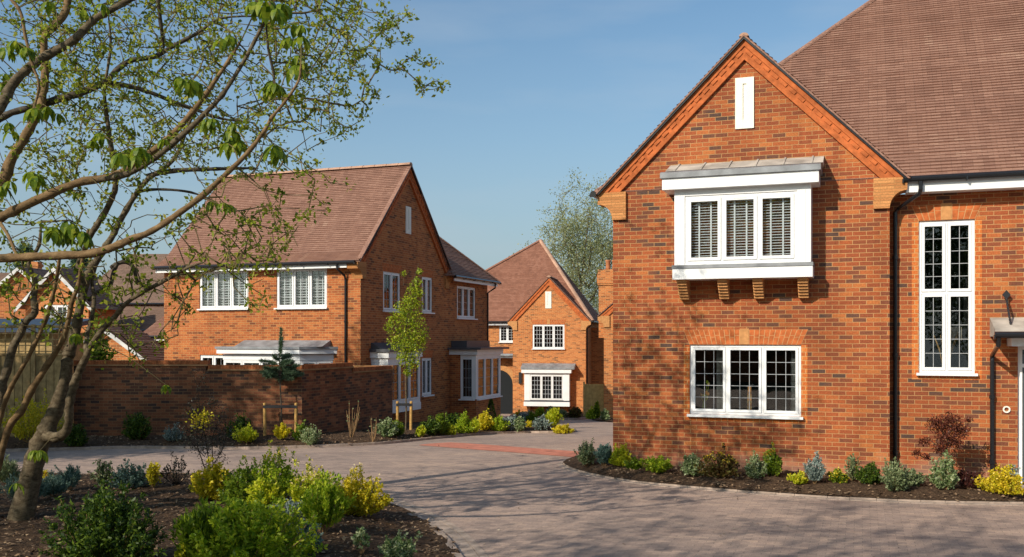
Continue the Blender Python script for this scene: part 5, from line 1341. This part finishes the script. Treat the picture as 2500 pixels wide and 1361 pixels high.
# ------------------------------------------------------------------ foreground trees
class Net:
    def __init__(s): s.P = []; s.par = []; s.r = []
def tree_twigs(nodes0, attract, rng, maxlen=.45, rbase=.006, kids=2.0, sag=.0):
    """grow twigs from seed nodes to attractors (nearest first); returns segments and tips"""
    P = np.array(nodes0); n0 = len(P)
    cap = n0 + len(attract) * 6; PP = np.zeros((cap, 3)); PP[:n0] = P; cnt = n0; parent = [-1] * n0; load = [0] * n0
    A = np.array(attract); dist = np.min(np.linalg.norm(A[:, None] - P[None], axis=2) if len(A) * len(P) < 4e6 else np.array([[np.min(np.linalg.norm(P - a, axis=1))] for a in A]), axis=1)
    order = np.argsort(dist); tips = []
    for i in order:
        a = A[i]; d = np.linalg.norm(PP[:cnt] - a, axis=1); d[:n0] *= 1.15; j = int(np.argmin(d)); L_ = np.linalg.norm(PP[j] - a)
        if L_ < .03: continue
        k = max(1, min(5, int(L_ / .16))); p = j; start = PP[j].copy(); off = rng.normal(0, .10 * L_, 3)
        for q_ in range(1, k + 1):
            t = q_ / k; PP[cnt] = start + (a - start) * t + off * math.sin(math.pi * t) + rng.normal(0, .012, 3) * (q_ < k)
            parent.append(p); load.append(0); p = cnt; cnt += 1
        tips.append(p)
    w_ = np.zeros(cnt)
    for t in tips: w_[t] += 1
    for i in range(cnt - 1, n0 - 1, -1): w_[parent[i]] += w_[i]
    segs = [(PP[parent[i]], PP[i], w_[parent[i]] if parent[i] >= n0 else w_[i], w_[i]) for i in range(n0, cnt)]
    return segs, [PP[t] for t in tips], PP[:cnt]
def seg_mesh(name, segs, rf, mat, par, org, n=4):
    a = np.array([s_[0] for s_ in segs]) - org; b = np.array([s_[1] for s_ in segs]) - org
    ra = rf(np.array([s_[2] for s_ in segs])); rb = rf(np.array([s_[3] for s_ in segs]))
    d = unit(b - a); u = unit(np.cross(d, np.array([.31, .2, .93]))); v = np.cross(d, u); Q = []
    for k in range(n):
        t0, t1 = 2 * math.pi * k / n, 2 * math.pi * (k + 1) / n
        c0, c1 = u * math.cos(t0) + v * math.sin(t0), u * math.cos(t1) + v * math.sin(t1)
        Q.append(np.stack([a + c0 * ra[:, None], a + c1 * ra[:, None], b + c1 * rb[:, None], b + c0 * rb[:, None]], 1))
    return np_mesh(name, np.concatenate(Q).reshape(-1, 3), 4, mat, par)
def limb(name, pts, rad, Y0, Y1, mat, par, org, rng, rs=1.0):
    """pts in photo measurements, carried at distances Y0..Y1"""
    P = []; n = len(pts)
    W = [at(p[0], p[1], Y0 + (Y1 - Y0) * i / (n - 1)) for i, p in enumerate(pts)]
    out = []; R = []
    for i in range(n - 1):
        p0, p1, p2, p3 = W[max(i - 1, 0)], W[i], W[i + 1], W[min(i + 2, n - 1)]
        for k in range(4):
            t = k / 4; q = .5 * ((2 * p1) + (p2 - p0) * t + (2 * p0 - 5 * p1 + 4 * p2 - p3) * t * t + (3 * p1 - p0 - 3 * p2 + p3) * t ** 3)
            r0, r1 = rad[min(i, len(rad) - 1)], rad[min(i + 1, len(rad) - 1)]
            out.append(q); R.append((r0 + (r1 - r0) * t) * q.y / F_PX * rs * rng.uniform(.93, 1.08))
    out.append(W[-1]); R.append(rad[min(n - 1, len(rad) - 1)] * W[-1].y / F_PX * rs * .7)
    if max(R) > .03:   # knots and swellings on the thicker wood
        for i in range(2, len(R) - 1):
            if rng.random() < .18: R[i] *= rng.uniform(1.08, 1.2)
    m = MB(); m.tube([p - V(org) for p in out], R, 14)
    NN = 14
    for i in range(len(out)):
        for k in range(NN):
            q = V(m.v[i * NN + k]); c = out[i] - V(org); f_ = 1 + .09 * math.sin(7 * k + 5 * i * .9 + 3 * math.sin(i * .7)) + rng.normal(0, .03); m.v[i * NN + k] = tuple(c + (q - c) * f_)
    m.build(name, mat, par, smooth=True)
    return out
rng = np.random.default_rng(42)
orgA = np.array(G(45, 1318)); YA = orgA[1]; orgA[2] = bed_height(orgA[0], orgA[1]) - .02
TA = empty('tree', tuple(orgA), 0, 'leaning multi stemmed tree with fine new leaves rooted in the foreground bed', 'tree')
bk, bs, bd = M['bark'], M['bark_smooth'], M['bark_dark']
nodesA = []
nodesA += limb('trunk', [(25, 1370), (40, 1310), (70, 1191), (92, 1099), (108, 1062), (118, 1040), (140, 990), (158, 930), (165, 870), (172, 900), (169, 904)][:9], [31, 28, 24, 22, 22, 19, 16, 13.5, 12.5], YA, YA - .2, bk, TA, orgA, rng)
Yt = YA - .2
nodesA += limb('branch', [(165, 872), (182, 824), (196, 745), (209, 687), (220, 660), (238, 634), (259, 600), (275, 576), (292, 541), (329, 480), (362, 437), (404, 409), (433, 376), (451, 329), (470, 285), (500, 240), (520, 180)], [14, 12, 11, 10.5, 9, 8, 8, 7, 7, 6, 6, 5, 4.5, 4, 3, 2.5, 1.5], Yt, YA + .9, bk, TA, orgA, rng)
nodesA += limb('branch', [(205, 700), (193, 650), (198, 590), (215, 600), (221, 593), (249, 531), (273, 484), (282, 452), (275, 386), (263, 301), (255, 220), (270, 120), (265, 40)][0:2] + [(208, 610), (221, 575), (249, 531), (273, 484), (282, 452), (275, 386), (263, 301), (255, 220), (270, 120), (265, 40)], [8, 7, 7, 7, 7, 7, 6.5, 6, 5, 4, 3, 2], Yt, YA - .8, bk, TA, orgA, rng)
nodesA += limb('branch', [(112, 1064), (135, 1068), (158, 1058), (168, 1030), (169, 989), (180, 941), (195, 904), (209, 875), (225, 840), (251, 803), (278, 777), (304, 745), (344, 716), (384, 695), (423, 674), (460, 653), (500, 640)], [13, 12, 11, 10, 9.5, 9, 9, 8.5, 7, 6.5, 6, 6, 5.5, 5, 4, 3.5, 1.5], Yt, YA - 1.4, bk, TA, orgA, rng)
nodesA += limb('branch', [(209, 875), (212, 819), (222, 787), (230, 729), (225, 690), (235, 640), (225, 590)], [6, 5.5, 5, 5, 4, 3.5, 2], YA - .4, YA + .3, bk, TA, orgA, rng)
nodesA += limb('branch', [(357, 430), (400, 421), (447, 416), (499, 414), (560, 412), (631, 411)], [5, 6, 6, 5, 4, 1.5], YA + .5, YA + .9, bd, TA, orgA, rng)
nodesA += limb('branch', [(322, 480), (345, 467), (400, 463), (466, 470), (520, 490)], [3, 3.5, 3.5, 3, 1], YA + .4, YA + .8, bd, TA, orgA, rng)
nodesA += limb('branch', [(240, 600), (262, 690), (270, 655), (300, 640), (325, 652), (338, 690), (380, 700)][2:] , [5, 5, 4.5, 4, 2], YA, YA + .2, bd, TA, orgA, rng)
nodesA += limb('branch', [(216, 735), (240, 712), (268, 700), (277, 665), (285, 645), (270, 655)], [4, 5, 5, 5, 5, 5], YA, YA, bd, TA, orgA, rng)
nodesA += limb('stem', [(-75, 1330), (-30, 1150), (0, 1022), (22, 956), (48, 908), (74, 862), (103, 803), (116, 766), (130, 719), (140, 666), (147, 623)], [6, 6, 6, 5.5, 5.5, 5, 5, 5, 4.5, 4, 3], YA, YA - 1.0, bs, TA, orgA, rng)
nodesA += limb('stem', [(-50, 1330), (-5, 1130), (22, 1044), (55, 1000), (77, 952), (107, 904), (148, 840), (164, 798), (175, 740), (190, 698), (200, 640), (215, 560)], [9, 9, 9, 8, 8, 7.5, 6.5, 6, 6, 5, 4, 3], YA, YA - .7, bs, TA, orgA, rng)
nodesA += limb('stem', [(-95, 1330), (-30, 1120), (0, 989), (7, 934), (18, 900), (29, 854), (50, 814), (66, 782), (85, 764), (82, 729), (85, 687), (70, 640), (95, 600), (100, 540)], [11, 11, 10, 10, 10, 9.5, 9, 8, 8, 7, 6, 5, 4, 2], YA, YA + .4, bk, TA, orgA, rng)
# neighbour tree whose limbs reach in over the bed
orgB = np.array((-8.6, 10.6, 0.1))
TB = empty('chestnut_tree', tuple(orgB), 0, 'tree with long smooth limbs and big drooping leaves reaching across the sky from the left', 'tree')
m = MB(); m.tube([(0, 0, -.1), (.05, .05, 1.5), (.2, 0, 3), (.3, -.1, 5), (.35, 0, 7), (.5, .2, 9.5)], [.22, .19, .17, .15, .11, .05], 14); m.build('trunk', bk, TB, smooth=True)
nodesB = []
def LB(pts, rad, Y0, Y1, mat, start=None):
    o = limb('branch', pts, rad, Y0, Y1, mat, TB, orgB, rng); nodesB.extend(o)
    if start is not None:
        m = MB(); e = o[0] - V(orgB); s0 = V(start); r0 = rad[0] * o[0].y / F_PX
        m.tube([s0, (s0 + e) / 2 + V((0, 0, -.08)), e], [r0 * 1.3, r0 * 1.1, r0], 10); m.build('branch', mat, TB, smooth=True)
LB([(-60, 555), (0, 531), (61, 503), (122, 475), (188, 447), (245, 437), (301, 419), (348, 386), (400, 348), (447, 301), (499, 235), (549, 162), (591, 95)], [13, 12, 11, 10.5, 9.5, 8.5, 8, 8, 7, 6.5, 6, 5, 2.5], 9.9, 10.6, bs, (.22, 0, 3.0))
LB([(188, 450), (240, 440), (310, 426), (380, 385), (450, 326), (499, 279), (542, 233), (584, 169), (619, 106), (644, 56), (658, 25), (665, -30)], [6, 7, 7, 7, 7, 6, 5.5, 5, 4.5, 4, 3.5, 3], 10.2, 10.0, bk)
LB([(-60, 628), (0, 631), (53, 629), (132, 625), (212, 621), (265, 608), (317, 586), (370, 565), (441, 518), (502, 472), (536, 440), (584, 395), (619, 356), (647, 317), (665, 286), (697, 247), (729, 197), (735, 150)], [10, 10, 9.5, 9.5, 9, 9, 8.5, 8, 7.5, 7, 6.5, 6, 5, 4.5, 4, 3.5, 3, 2], 9.6, 9.4, bs, (.18, 0, 2.6))
LB([(-70, 520), (0, 456), (28, 390), (56, 343), (85, 292), (103, 245), (110, 179), (108, 94), (136, 61), (160, 28), (169, -20), (190, -120)], [14, 13.5, 12.5, 11, 9.5, 9, 9, 9, 9, 8, 8, 6], 10.6, 11.2, bs, (.22, 0, 3.2))
LB([(-60, 330), (0, 263), (28, 212), (61, 174), (113, 136), (179, 99), (226, 52), (282, 19), (329, -8), (420, -60)], [12, 11.5, 11, 10.5, 10, 9.5, 8.5, 7.5, 7, 5], 9.9, 10.4, bk, (.24, 0, 4.4))
LB([(-50, 330), (14, 282), (70, 265), (127, 247), (188, 230), (225, 215), (259, 202), (282, 174), (320, 148), (376, 139), (423, 113), (484, 80), (540, 45), (640, 40)], [7, 8, 8, 8.5, 8, 7.5, 7, 6.5, 6, 5.5, 5, 4, 3, 1.5], 10.8, 11.6, bd, (.26, 0, 4.6))
LB([(263, 202), (320, 212), (376, 230), (423, 249), (470, 265), (540, 290), (620, 300)], [6, 5.5, 5, 5, 4, 3, 1.5], 11.2, 11.9, bd)
LB([(0, 545), (20, 575), (35, 610), (45, 628)], [4, 4, 4, 4], 9.8, 9.6, bs)
LB([(-20, -40), (45, 20), (62, 90), (80, 160), (95, 215), (70, 300)], [4, 4, 4, 3.5, 3, 2], 9.8, 9.9, bs)
LB([(380, -60), (388, 20), (395, 80), (400, 118)], [5, 5, 4, 3], 10.6, 10.9, bd)
LB([(650, 60), (655, 120), (668, 180), (672, 240)], [2, 3, 3, 2], 10.0, 10.3, bd)
# fine crown: twigs and small new leaves
def rand_in(poly, n, Ya, Yb, rs):
    xs = [p[0] for p in poly]; ys = [p[1] for p in poly]; out = []
    while len(out) < n:
        p = (rs.uniform(min(xs), max(xs)), rs.uniform(min(ys), max(ys)))
        if inside(p, poly): out.append(tuple(at(p[0], p[1], rs.uniform(Ya, Yb))))
    return out
rs = random.Random(77)
reg_main = [(-150, -260), (960, -260), (1000, 0), (975, 60), (930, 150), (900, 250), (880, 320), (760, 360), (700, 420), (600, 440), (480, 430), (380, 500), (200, 560), (-150, 560)]
reg_core = [(60, -100), (900, -100), (880, 120), (840, 240), (700, 330), (480, 380), (300, 420), (120, 450), (60, 200)]
A1 = rand_in(reg_main, 1200, 9.8, 13.4, rs) + rand_in(reg_core, 1100, 10.2, 13.0, rs)
# long reaching sprays against the sky
for (x, y) in [(880, 130), (930, 150), (980, 160), (1010, 140), (1040, 150), (1055, 160), (960, 165), (985, 175), (1010, 200), (1035, 215), (1060, 210), (1075, 205), (930, 70), (955, 100), (985, 95), (910, 230), (890, 255), (880, 290), (860, 320), (850, 250), (900, 200), (820, 300), (840, 330), (960, 60), (995, 40)]:
    for k in range(3): A1.append(tuple(at(x + rs.uniform(-12, 12), y + rs.uniform(-10, 10), rs.uniform(11.2, 11.7))))
reg_low = [(480, 430), (600, 420), (760, 380), (850, 400), (850, 480), (780, 540), (720, 620), (690, 680), (660, 780), (610, 760), (520, 640), (450, 600)]
A1 += rand_in(reg_low, 90, 9.6, 11.0, rs)
segs, tips, allp = tree_twigs([tuple(p) for p in nodesA + nodesB if p.x > -9], A1, rng)
seg_mesh('twigs', segs, lambda w_: np.clip(.0028 + .0011 * np.sqrt(w_), 0, .017), M['twig'], TA, orgA, 4)
tp = np.array(tips); k = 12
tp = tp[rng.random(len(tp)) < .72]; P = np.repeat(tp, k, 0) + rng.normal(0, .036, (len(tp) * k, 3))
sub = allp[len(nodesA):]; sub = sub[rng.random(len(sub)) < .28]; P2 = np.repeat(sub, 4, 0) + rng.normal(0, .03, (len(sub) * 4, 3))
P = np.concatenate([P, P2]) - orgA; n = len(P)
d = unit(rng.normal(0, 1, (n, 3)) + np.array([0, 0, .1])); sz = rng.uniform(.03, .07, n)
np_mesh('crown', leaf_quads(P, d, unit(rng.normal(0, 1, (n, 3)) + np.array([0, 0, .7])), sz, sz * .30, rng), 4, L['tree'], TA)
# sparse low twigs of the dark stems in front of the roof and the houses
A2 = rand_in([(0, 560), (480, 520), (760, 480), (700, 640), (520, 680), (430, 830), (330, 900), (200, 860), (0, 800)], 330, 10.6, 12.6, rs)
segs, tips2, _ = tree_twigs([tuple(p) for p in nodesA], A2, rng)
seg_mesh('twigs', segs, lambda w_: np.clip(.0035 + .0016 * np.sqrt(w_), 0, .014), M['twig'], TA, orgA, 4)
tp = np.array(tips2)[::2]; k = 12; P = np.repeat(tp, k, 0) + rng.normal(0, .05, (len(tp) * k, 3)) - orgA; n = len(P); sz = rng.uniform(.04, .08, n)
np_mesh('leaf_clusters', leaf_quads(P, unit(rng.normal(0, 1, (n, 3)) + np.array([0, 0, -.4])), unit(rng.normal(0, 1, (n, 3)) + np.array([0, 0, .7])), sz, sz * .32, rng), 4, L['tree'], TA)
# drooping palmate chestnut leaves
def palmate(c, size, rng, Q):
    nl = rng.integers(5, 8); a0 = rng.uniform(0, 6.28)
    for i in range(nl):
        a = a0 + 2 * math.pi * i / nl + rng.normal(0, .2); out = np.array([math.cos(a), math.sin(a), 0])
        L_ = size * rng.uniform(.75, 1.1); W_ = L_ * .19; prev = None; side = np.array([-math.sin(a), math.cos(a), 0])
        for k in range(6):
            t = k / 5; p = c + out * L_ * .55 * math.sin(t * 1.5) + np.array([0, 0, -1]) * L_ * .85 * t ** 1.6 + np.array([0, 0, .06 * L_ * math.sin(math.pi * t)])
            w_ = W_ * (math.sin(math.pi * min(t ** 1.4, 1)) if 0 < k < 5 else .08)
            l, r = p - side * w_, p + side * w_; mid = p - np.array([0, 0, .25 * w_])
            if prev is not None:
                Q.append(np.stack([prev[0], prev[1], mid, l])); Q.append(np.stack([prev[1], prev[2], r, mid]))
            prev = (l, mid, r)
cl = [(45, 105, 1.2), (35, 100, .8), (70, 118, .9), (85, 265, 1.0), (115, 262, .9), (20, 300, .8), (30, 320, .8), (245, 325, .9), (315, 365, 1.1), (295, 375, 1.1), (340, 360, .9), (465, 195, 1.2), (450, 200, .9), (505, 300, .9), (520, 290, .8), (565, 315, 1.0), (580, 340, 1.1), (555, 350, 1.0), (670, 355, 1.1), (655, 210, 1.0), (672, 205, .9), (725, 160, 1.1), (740, 155, .9), (690, 10, 1.1), (650, 0, 1.2), (620, 5, 1.0), (715, 60, 1.0), (735, 90, .9), (540, 95, .9), (90, 430, 1.0), (75, 420, 1.0), (130, 555, 1.1), (165, 540, 1.2), (200, 565, 1.1), (155, 570, 1.0), (5, 455, .9), (185, 815, .8), (40, 1180, .8), (98, 1100, .9), (405, 940, .7), (520, 490, .8), (545, 495, .8), (560, 500, .7), (400, 340, .7), (5, 205, .9), (190, 470, .6), (460, 520, .5), (660, 15, 1.0), (205, 25, .8), (120, 5, .8), (250, 10, .7)]
Q = []; m = MB(); allB = np.array([tuple(p) for p in nodesB + nodesA])
for (x, y, s_) in cl:
    Yl = rs.uniform(9.5, 10.6) if y < 700 else YA - .6; c = np.array(at(x, y, Yl)); j = int(np.argmin(np.linalg.norm(allB - c, axis=1))); e = allB[j]
    m.tube([V(e - orgB), V((c + e) / 2 - orgB + np.array([0, 0, .05])), V(c - orgB)], [.006, .005, .004], 5)
    palmate(c - orgB, .19 * s_, rng, Q)
    if s_ > .85: palmate(c - orgB + rng.normal(0, .05, 3), .16 * s_, rng, Q)
np_mesh('leaf_clusters', np.concatenate(Q).reshape(-1, 3), 4, L['chestnut'], TB)
m.build('twigs', M['twig'], TB)

# ------------------------------------------------------------------ trees behind and beside
def bg_tree(name, loc, h, r, n_attr, leaf, mat, label, seed, bark='bark', trunk_r=.2, cshape=(1, 1, .62), cz=.62, nleaf=14, spread=.25, group=None, tw=1.0):
    rng = np.random.default_rng(seed); rs = random.Random(seed); loc = np.array(loc, float)
    root = empty(name, tuple(loc), 0, label, 'tree', group)
    m = MB(); top = np.array([rng.normal(0, .03 * h), rng.normal(0, .03 * h), h * .86]); T_ = [np.array([0, 0, -.3]), top * .35 + rng.normal(0, .02 * h, 3), top * .6 + rng.normal(0, .02 * h, 3), top]
    m.tube([V(p) for p in T_], [trunk_r, trunk_r * .8, trunk_r * .5, trunk_r * .15], 9); nodes = []
    for i in range(3):
        for k in range(6): nodes.append(T_[i] + (T_[i + 1] - T_[i]) * k / 6)
    nodes = [p for p in nodes if p[2] > h * .15]
    for k in range(9):
        a = k * 2.4; zb = h * rng.uniform(.18, .6); e = np.array([math.cos(a) * r * rng.uniform(.5, .8), math.sin(a) * r * rng.uniform(.5, .8), zb + h * rng.uniform(.2, .36)]); b0 = top * (zb / top[2])
        pl = [b0 + (e - b0) * t + np.array([0, 0, -.05 * h * math.sin(math.pi * t)]) for t in np.linspace(0, 1, 6)]; m.tube([V(p) for p in pl], [trunk_r * .4 * (1 - .8 * i / 5) for i in range(6)], 6); nodes += pl[1:]
    m.build('trunk', M[bark], root, smooth=True)
    blobs = [(rng.normal(0, .5, 3) * np.array([r, r, h * .25]) + np.array([0, 0, h * cz]), r * rng.uniform(.3, .55)) for _ in range(14)]
    A = []
    while len(A) < n_attr:
        if rng.random() < .55: p = unit(rng.normal(0, 1, 3)) * rng.random() ** .4 * np.array([r * cshape[0], r * cshape[1], h * .5 * cshape[2] * 1.2]) + np.array([0, 0, h * cz])
        else:
            c, rr = blobs[rng.integers(0, 14)]; p = c + unit(rng.normal(0, 1, 3)) * rr * rng.random() ** .5
        if p[2] > h * .14: A.append(p)
    segs, tips, ap_ = tree_twigs(nodes, A, rng)
    seg_mesh('twigs', segs, lambda w_: np.clip((.006 + .003 * np.sqrt(w_)) * tw, 0, trunk_r * .4), M['twig'], root, np.zeros(3), 3)
    tp = np.array(tips); P = np.repeat(tp, nleaf, 0) + rng.normal(0, spread, (len(tp) * nleaf, 3)); n = len(P); sz = leaf * rng.uniform(.6, 1.3, n)
    np_mesh('crown', leaf_quads(P, unit(rng.normal(0, 1, (n, 3))), unit(rng.normal(0, 1, (n, 3)) + np.array([0, 0, .5])), sz, sz * .34, rng), 4, L[mat], root)
    return root
p = at(1432, 800, 78)
bg_tree('birch_tree', (p.x, 78, -2.5), 18.0, 4.1, 1200, .15, 'birch', 'tall airy pale green tree rising between far roof and near house', 301, nleaf=18, spread=.3, tw=1.3, cz=.66)
p = at(1520, 800, 82)
bg_tree('birch_tree', (p.x, 84, -2.5), 17.0, 4.4, 800, .15, 'birch', 'airy pale green tree mostly hidden behind the near gable', 302, nleaf=14, spread=.4, tw=1.3)
def conifer(loc, h, r, label, seed):
    rng = np.random.default_rng(seed); root = empty('conifer_tree', loc, 0, label, 'tree'); m = MB(); m.tube([(0, 0, -.3), (0, 0, h)], [.22, .02], 8); Q = []
    z = h * .1
    while z < h * .98:
        rr = r * (1 - z / h) ** .8 + .15
        for k in range(9):
            a = rng.uniform(0, 6.28); ln = rr * rng.uniform(.55, 1.1); p0 = np.array([0, 0, z]); p1 = np.array([math.cos(a) * ln, math.sin(a) * ln, z - .12 * ln + rng.uniform(-.1, .25)])
            m.tube([V(p0), V(p1)], [.03, .008], 4, cap=False); n = 60; t = rng.uniform(.15, 1.05, n)[:, None]; P = p0 + (p1 - p0) * t + rng.normal(0, .10, (n, 3))
            Q.append(leaf_quads(P, unit(unit((p1 - p0)[None]) + rng.normal(0, .6, (n, 3))), unit(rng.normal(0, 1, (n, 3))), rng.uniform(.14, .30, n), np.full(n, .035), rng))
        z += h * .028
    m.build('trunk', M['bark_dark'], root); np_mesh('crown', np.concatenate(Q), 4, L['pine'], root)
p = at(62, 800, 62); conifer((p.x, 62, -2), 10.6, 2.2, 'dark pointed conifer behind the roofs at the far left', 401)
p = at(195, 800, 58); conifer((p.x, 58, -2), 9.8, 2.3, 'lower dark conifer directly behind the small white bargeboard gable', 402)
p = at(10, 800, 70); bg_tree('tree', (p.x, 70, -2), 9.5, 4.5, 350, .25, 'dark', 'round dark green tree at the left horizon behind the roofs', 403, nleaf=14, spread=.5)
# trees behind the viewer, left of the picture, whose shade falls across bed, road and walls
bg_tree('tree', (-15.2, 4.8, 0), 10.0, 3.3, 560, .12, 'tree', 'broad tree outside the picture at left that shades the bed', 501, nleaf=18, spread=.3, trunk_r=.22)
bg_tree('tree', (-7.5, .2, 0), 11.5, 3.5, 620, .13, 'tree', 'tall tree behind the viewer that dapples the road', 502, nleaf=27, spread=.3, trunk_r=.24)
bg_tree('tree', (-4.0, -4.5, 0), 12.5, 3.2, 420, .12, 'tree', 'tall slim tree behind the viewer that dapples the paving', 504, nleaf=15, spread=.3, trunk_r=.24)
bg_tree('evergreen_tree', (-18.3, 15.4, 0), 13.0, 3.0, 1000, .2, 'dark', 'dense evergreen out of view at left, added to shade the garden wall', 503, nleaf=44, spread=.4, trunk_r=.25, cshape=(1, 1, 1.0), cz=.5)  # unseen helper, added and sized to throw solid shade on the garden wall

H9 = empty('brick_house', (-24, -20, 0), math.radians(-200), 'brick house across the road behind the viewer, seen only mirrored in the windows', 'house')
mb = MB(); mb.box(-14, 0, -6, 0, -.2, 5.0); mb.build('wall', M['brick_left'], H9)
mb = MB(); roof_plane(mb, [(-14.4, .4, 5.0), (.4, .4, 5.0), (.4, -3, 8.0), (-14.4, -3, 8.0)], seed=61); roof_plane(mb, [(-14.4, -6.4, 5.0), (.4, -6.4, 5.0), (.4, -3, 8.0), (-14.4, -3, 8.0)], seed=62); mb.build('roof', M['tile'], H9)
for x_ in (-12.5, -9, -5.5, -2.5):
    for z_ in (.9, 3.2):
        m = MB(); m.box(x_, x_ + 1.5, -.02, .05, z_, z_ + 1.3); m.build('window', M['white'], H9); 
for k_, (tx, ty, th_) in enumerate(((-10, -19, 12), (-5.5, -21, 13), (-15, -23, 13), (-1, -24, 12))):
    bg_tree('evergreen_tree', (tx, ty, 0), th_, 3.4, 420, .22, 'dark', ('dense evergreen behind the viewer, nearest the road', 'second dense evergreen behind the viewer', 'dense evergreen behind the viewer beside the unseen house', 'last dense evergreen of the row behind the viewer')[k_], 600 + k_, nleaf=26, spread=.4, cshape=(1, 1, 1), cz=.5, group='evergreens behind the viewer')

rng = np.random.default_rng(15); pts = []
while len(pts) < 260:
    x, y = rng.uniform(-6, 9), rng.uniform(9, 24)
    if not any(inside((x, y), b[0]) for b in BEDS): pts.append((x, y, zg(y) + .012))
P = np.array(pts); n = len(P); sz = rng.uniform(.015, .05, n)
o = np_mesh('leaf_litter', leaf_quads(P, unit(rng.normal(0, 1, (n, 3)) * np.array([1, 1, .1])), unit(rng.normal(0, .3, (n, 3)) + np.array([0, 0, 1])), sz, sz * .35, rng), 4, leaf_mat('litter', [(.03, .02, .012), (.16, .10, .05), (.45, .38, .28)], .0, .9)); tag(o, 'scattered scraps of dead leaf and grit on the paved road', 'leaf litter', kind='stuff')
# bark chips strewn over the near bed
rng = np.random.default_rng(11); pts = []
while len(pts) < 9000:
    x, y = rng.uniform(-7.5, .3), rng.uniform(8.5, 17)
    if y < 16.7 and inside((x, y), poly1) and (rng.random() < .85): pts.append((x, y, bed_height(x, y) + .012))
P = np.array(pts); n = len(P); d = unit(rng.normal(0, 1, (n, 3)) * np.array([1, 1, .25])); nn = unit(rng.normal(0, .35, (n, 3)) + np.array([0, 0, 1])); sz = rng.uniform(.02, .07, n)
o = np_mesh('bark_chips', leaf_quads(P, d, nn, sz, sz * rng.uniform(.15, .4, n), rng), 4, leaf_mat('bark_chip', [(.04, .024, .016), (.13, .08, .045), (.24, .15, .085), (.36, .25, .15)], .0, .9)); tag(o, 'loose brown bark chips covering the foreground bed', 'bark chips', kind='stuff')
for k, (reg, n_) in enumerate((((1.5, 8.2, 14.0, 18.0), 3500), ((-11.5, 2.0, 21.5, 27.5), 5000))):
    pts = []; tries = 0
    while len(pts) < n_ and tries < 60000:
        tries += 1; x, y = rng.uniform(reg[0], reg[1]), rng.uniform(reg[2], reg[3]); b = BEDS[1 + k]
        if inside((x, y), b[0]): pts.append((x, y, zg(y) + .045 + b[1] * min(1, edge_dist((x, y), b[0]) / b[2]) * .9 + .012))
    P = np.array(pts); n = len(P); d = unit(rng.normal(0, 1, (n, 3)) * np.array([1, 1, .25])); nn = unit(rng.normal(0, .35, (n, 3)) + np.array([0, 0, 1])); sz = rng.uniform(.03, .08, n)
    o = np_mesh('bark_chips', leaf_quads(P, d, nn, sz, sz * .3, rng), 4, bpy.data.materials['bark_chip']); tag(o, ('loose bark chips on the bed before the near house', 'loose bark chips on the bed along the garden wall')[k], 'bark chips', kind='stuff')
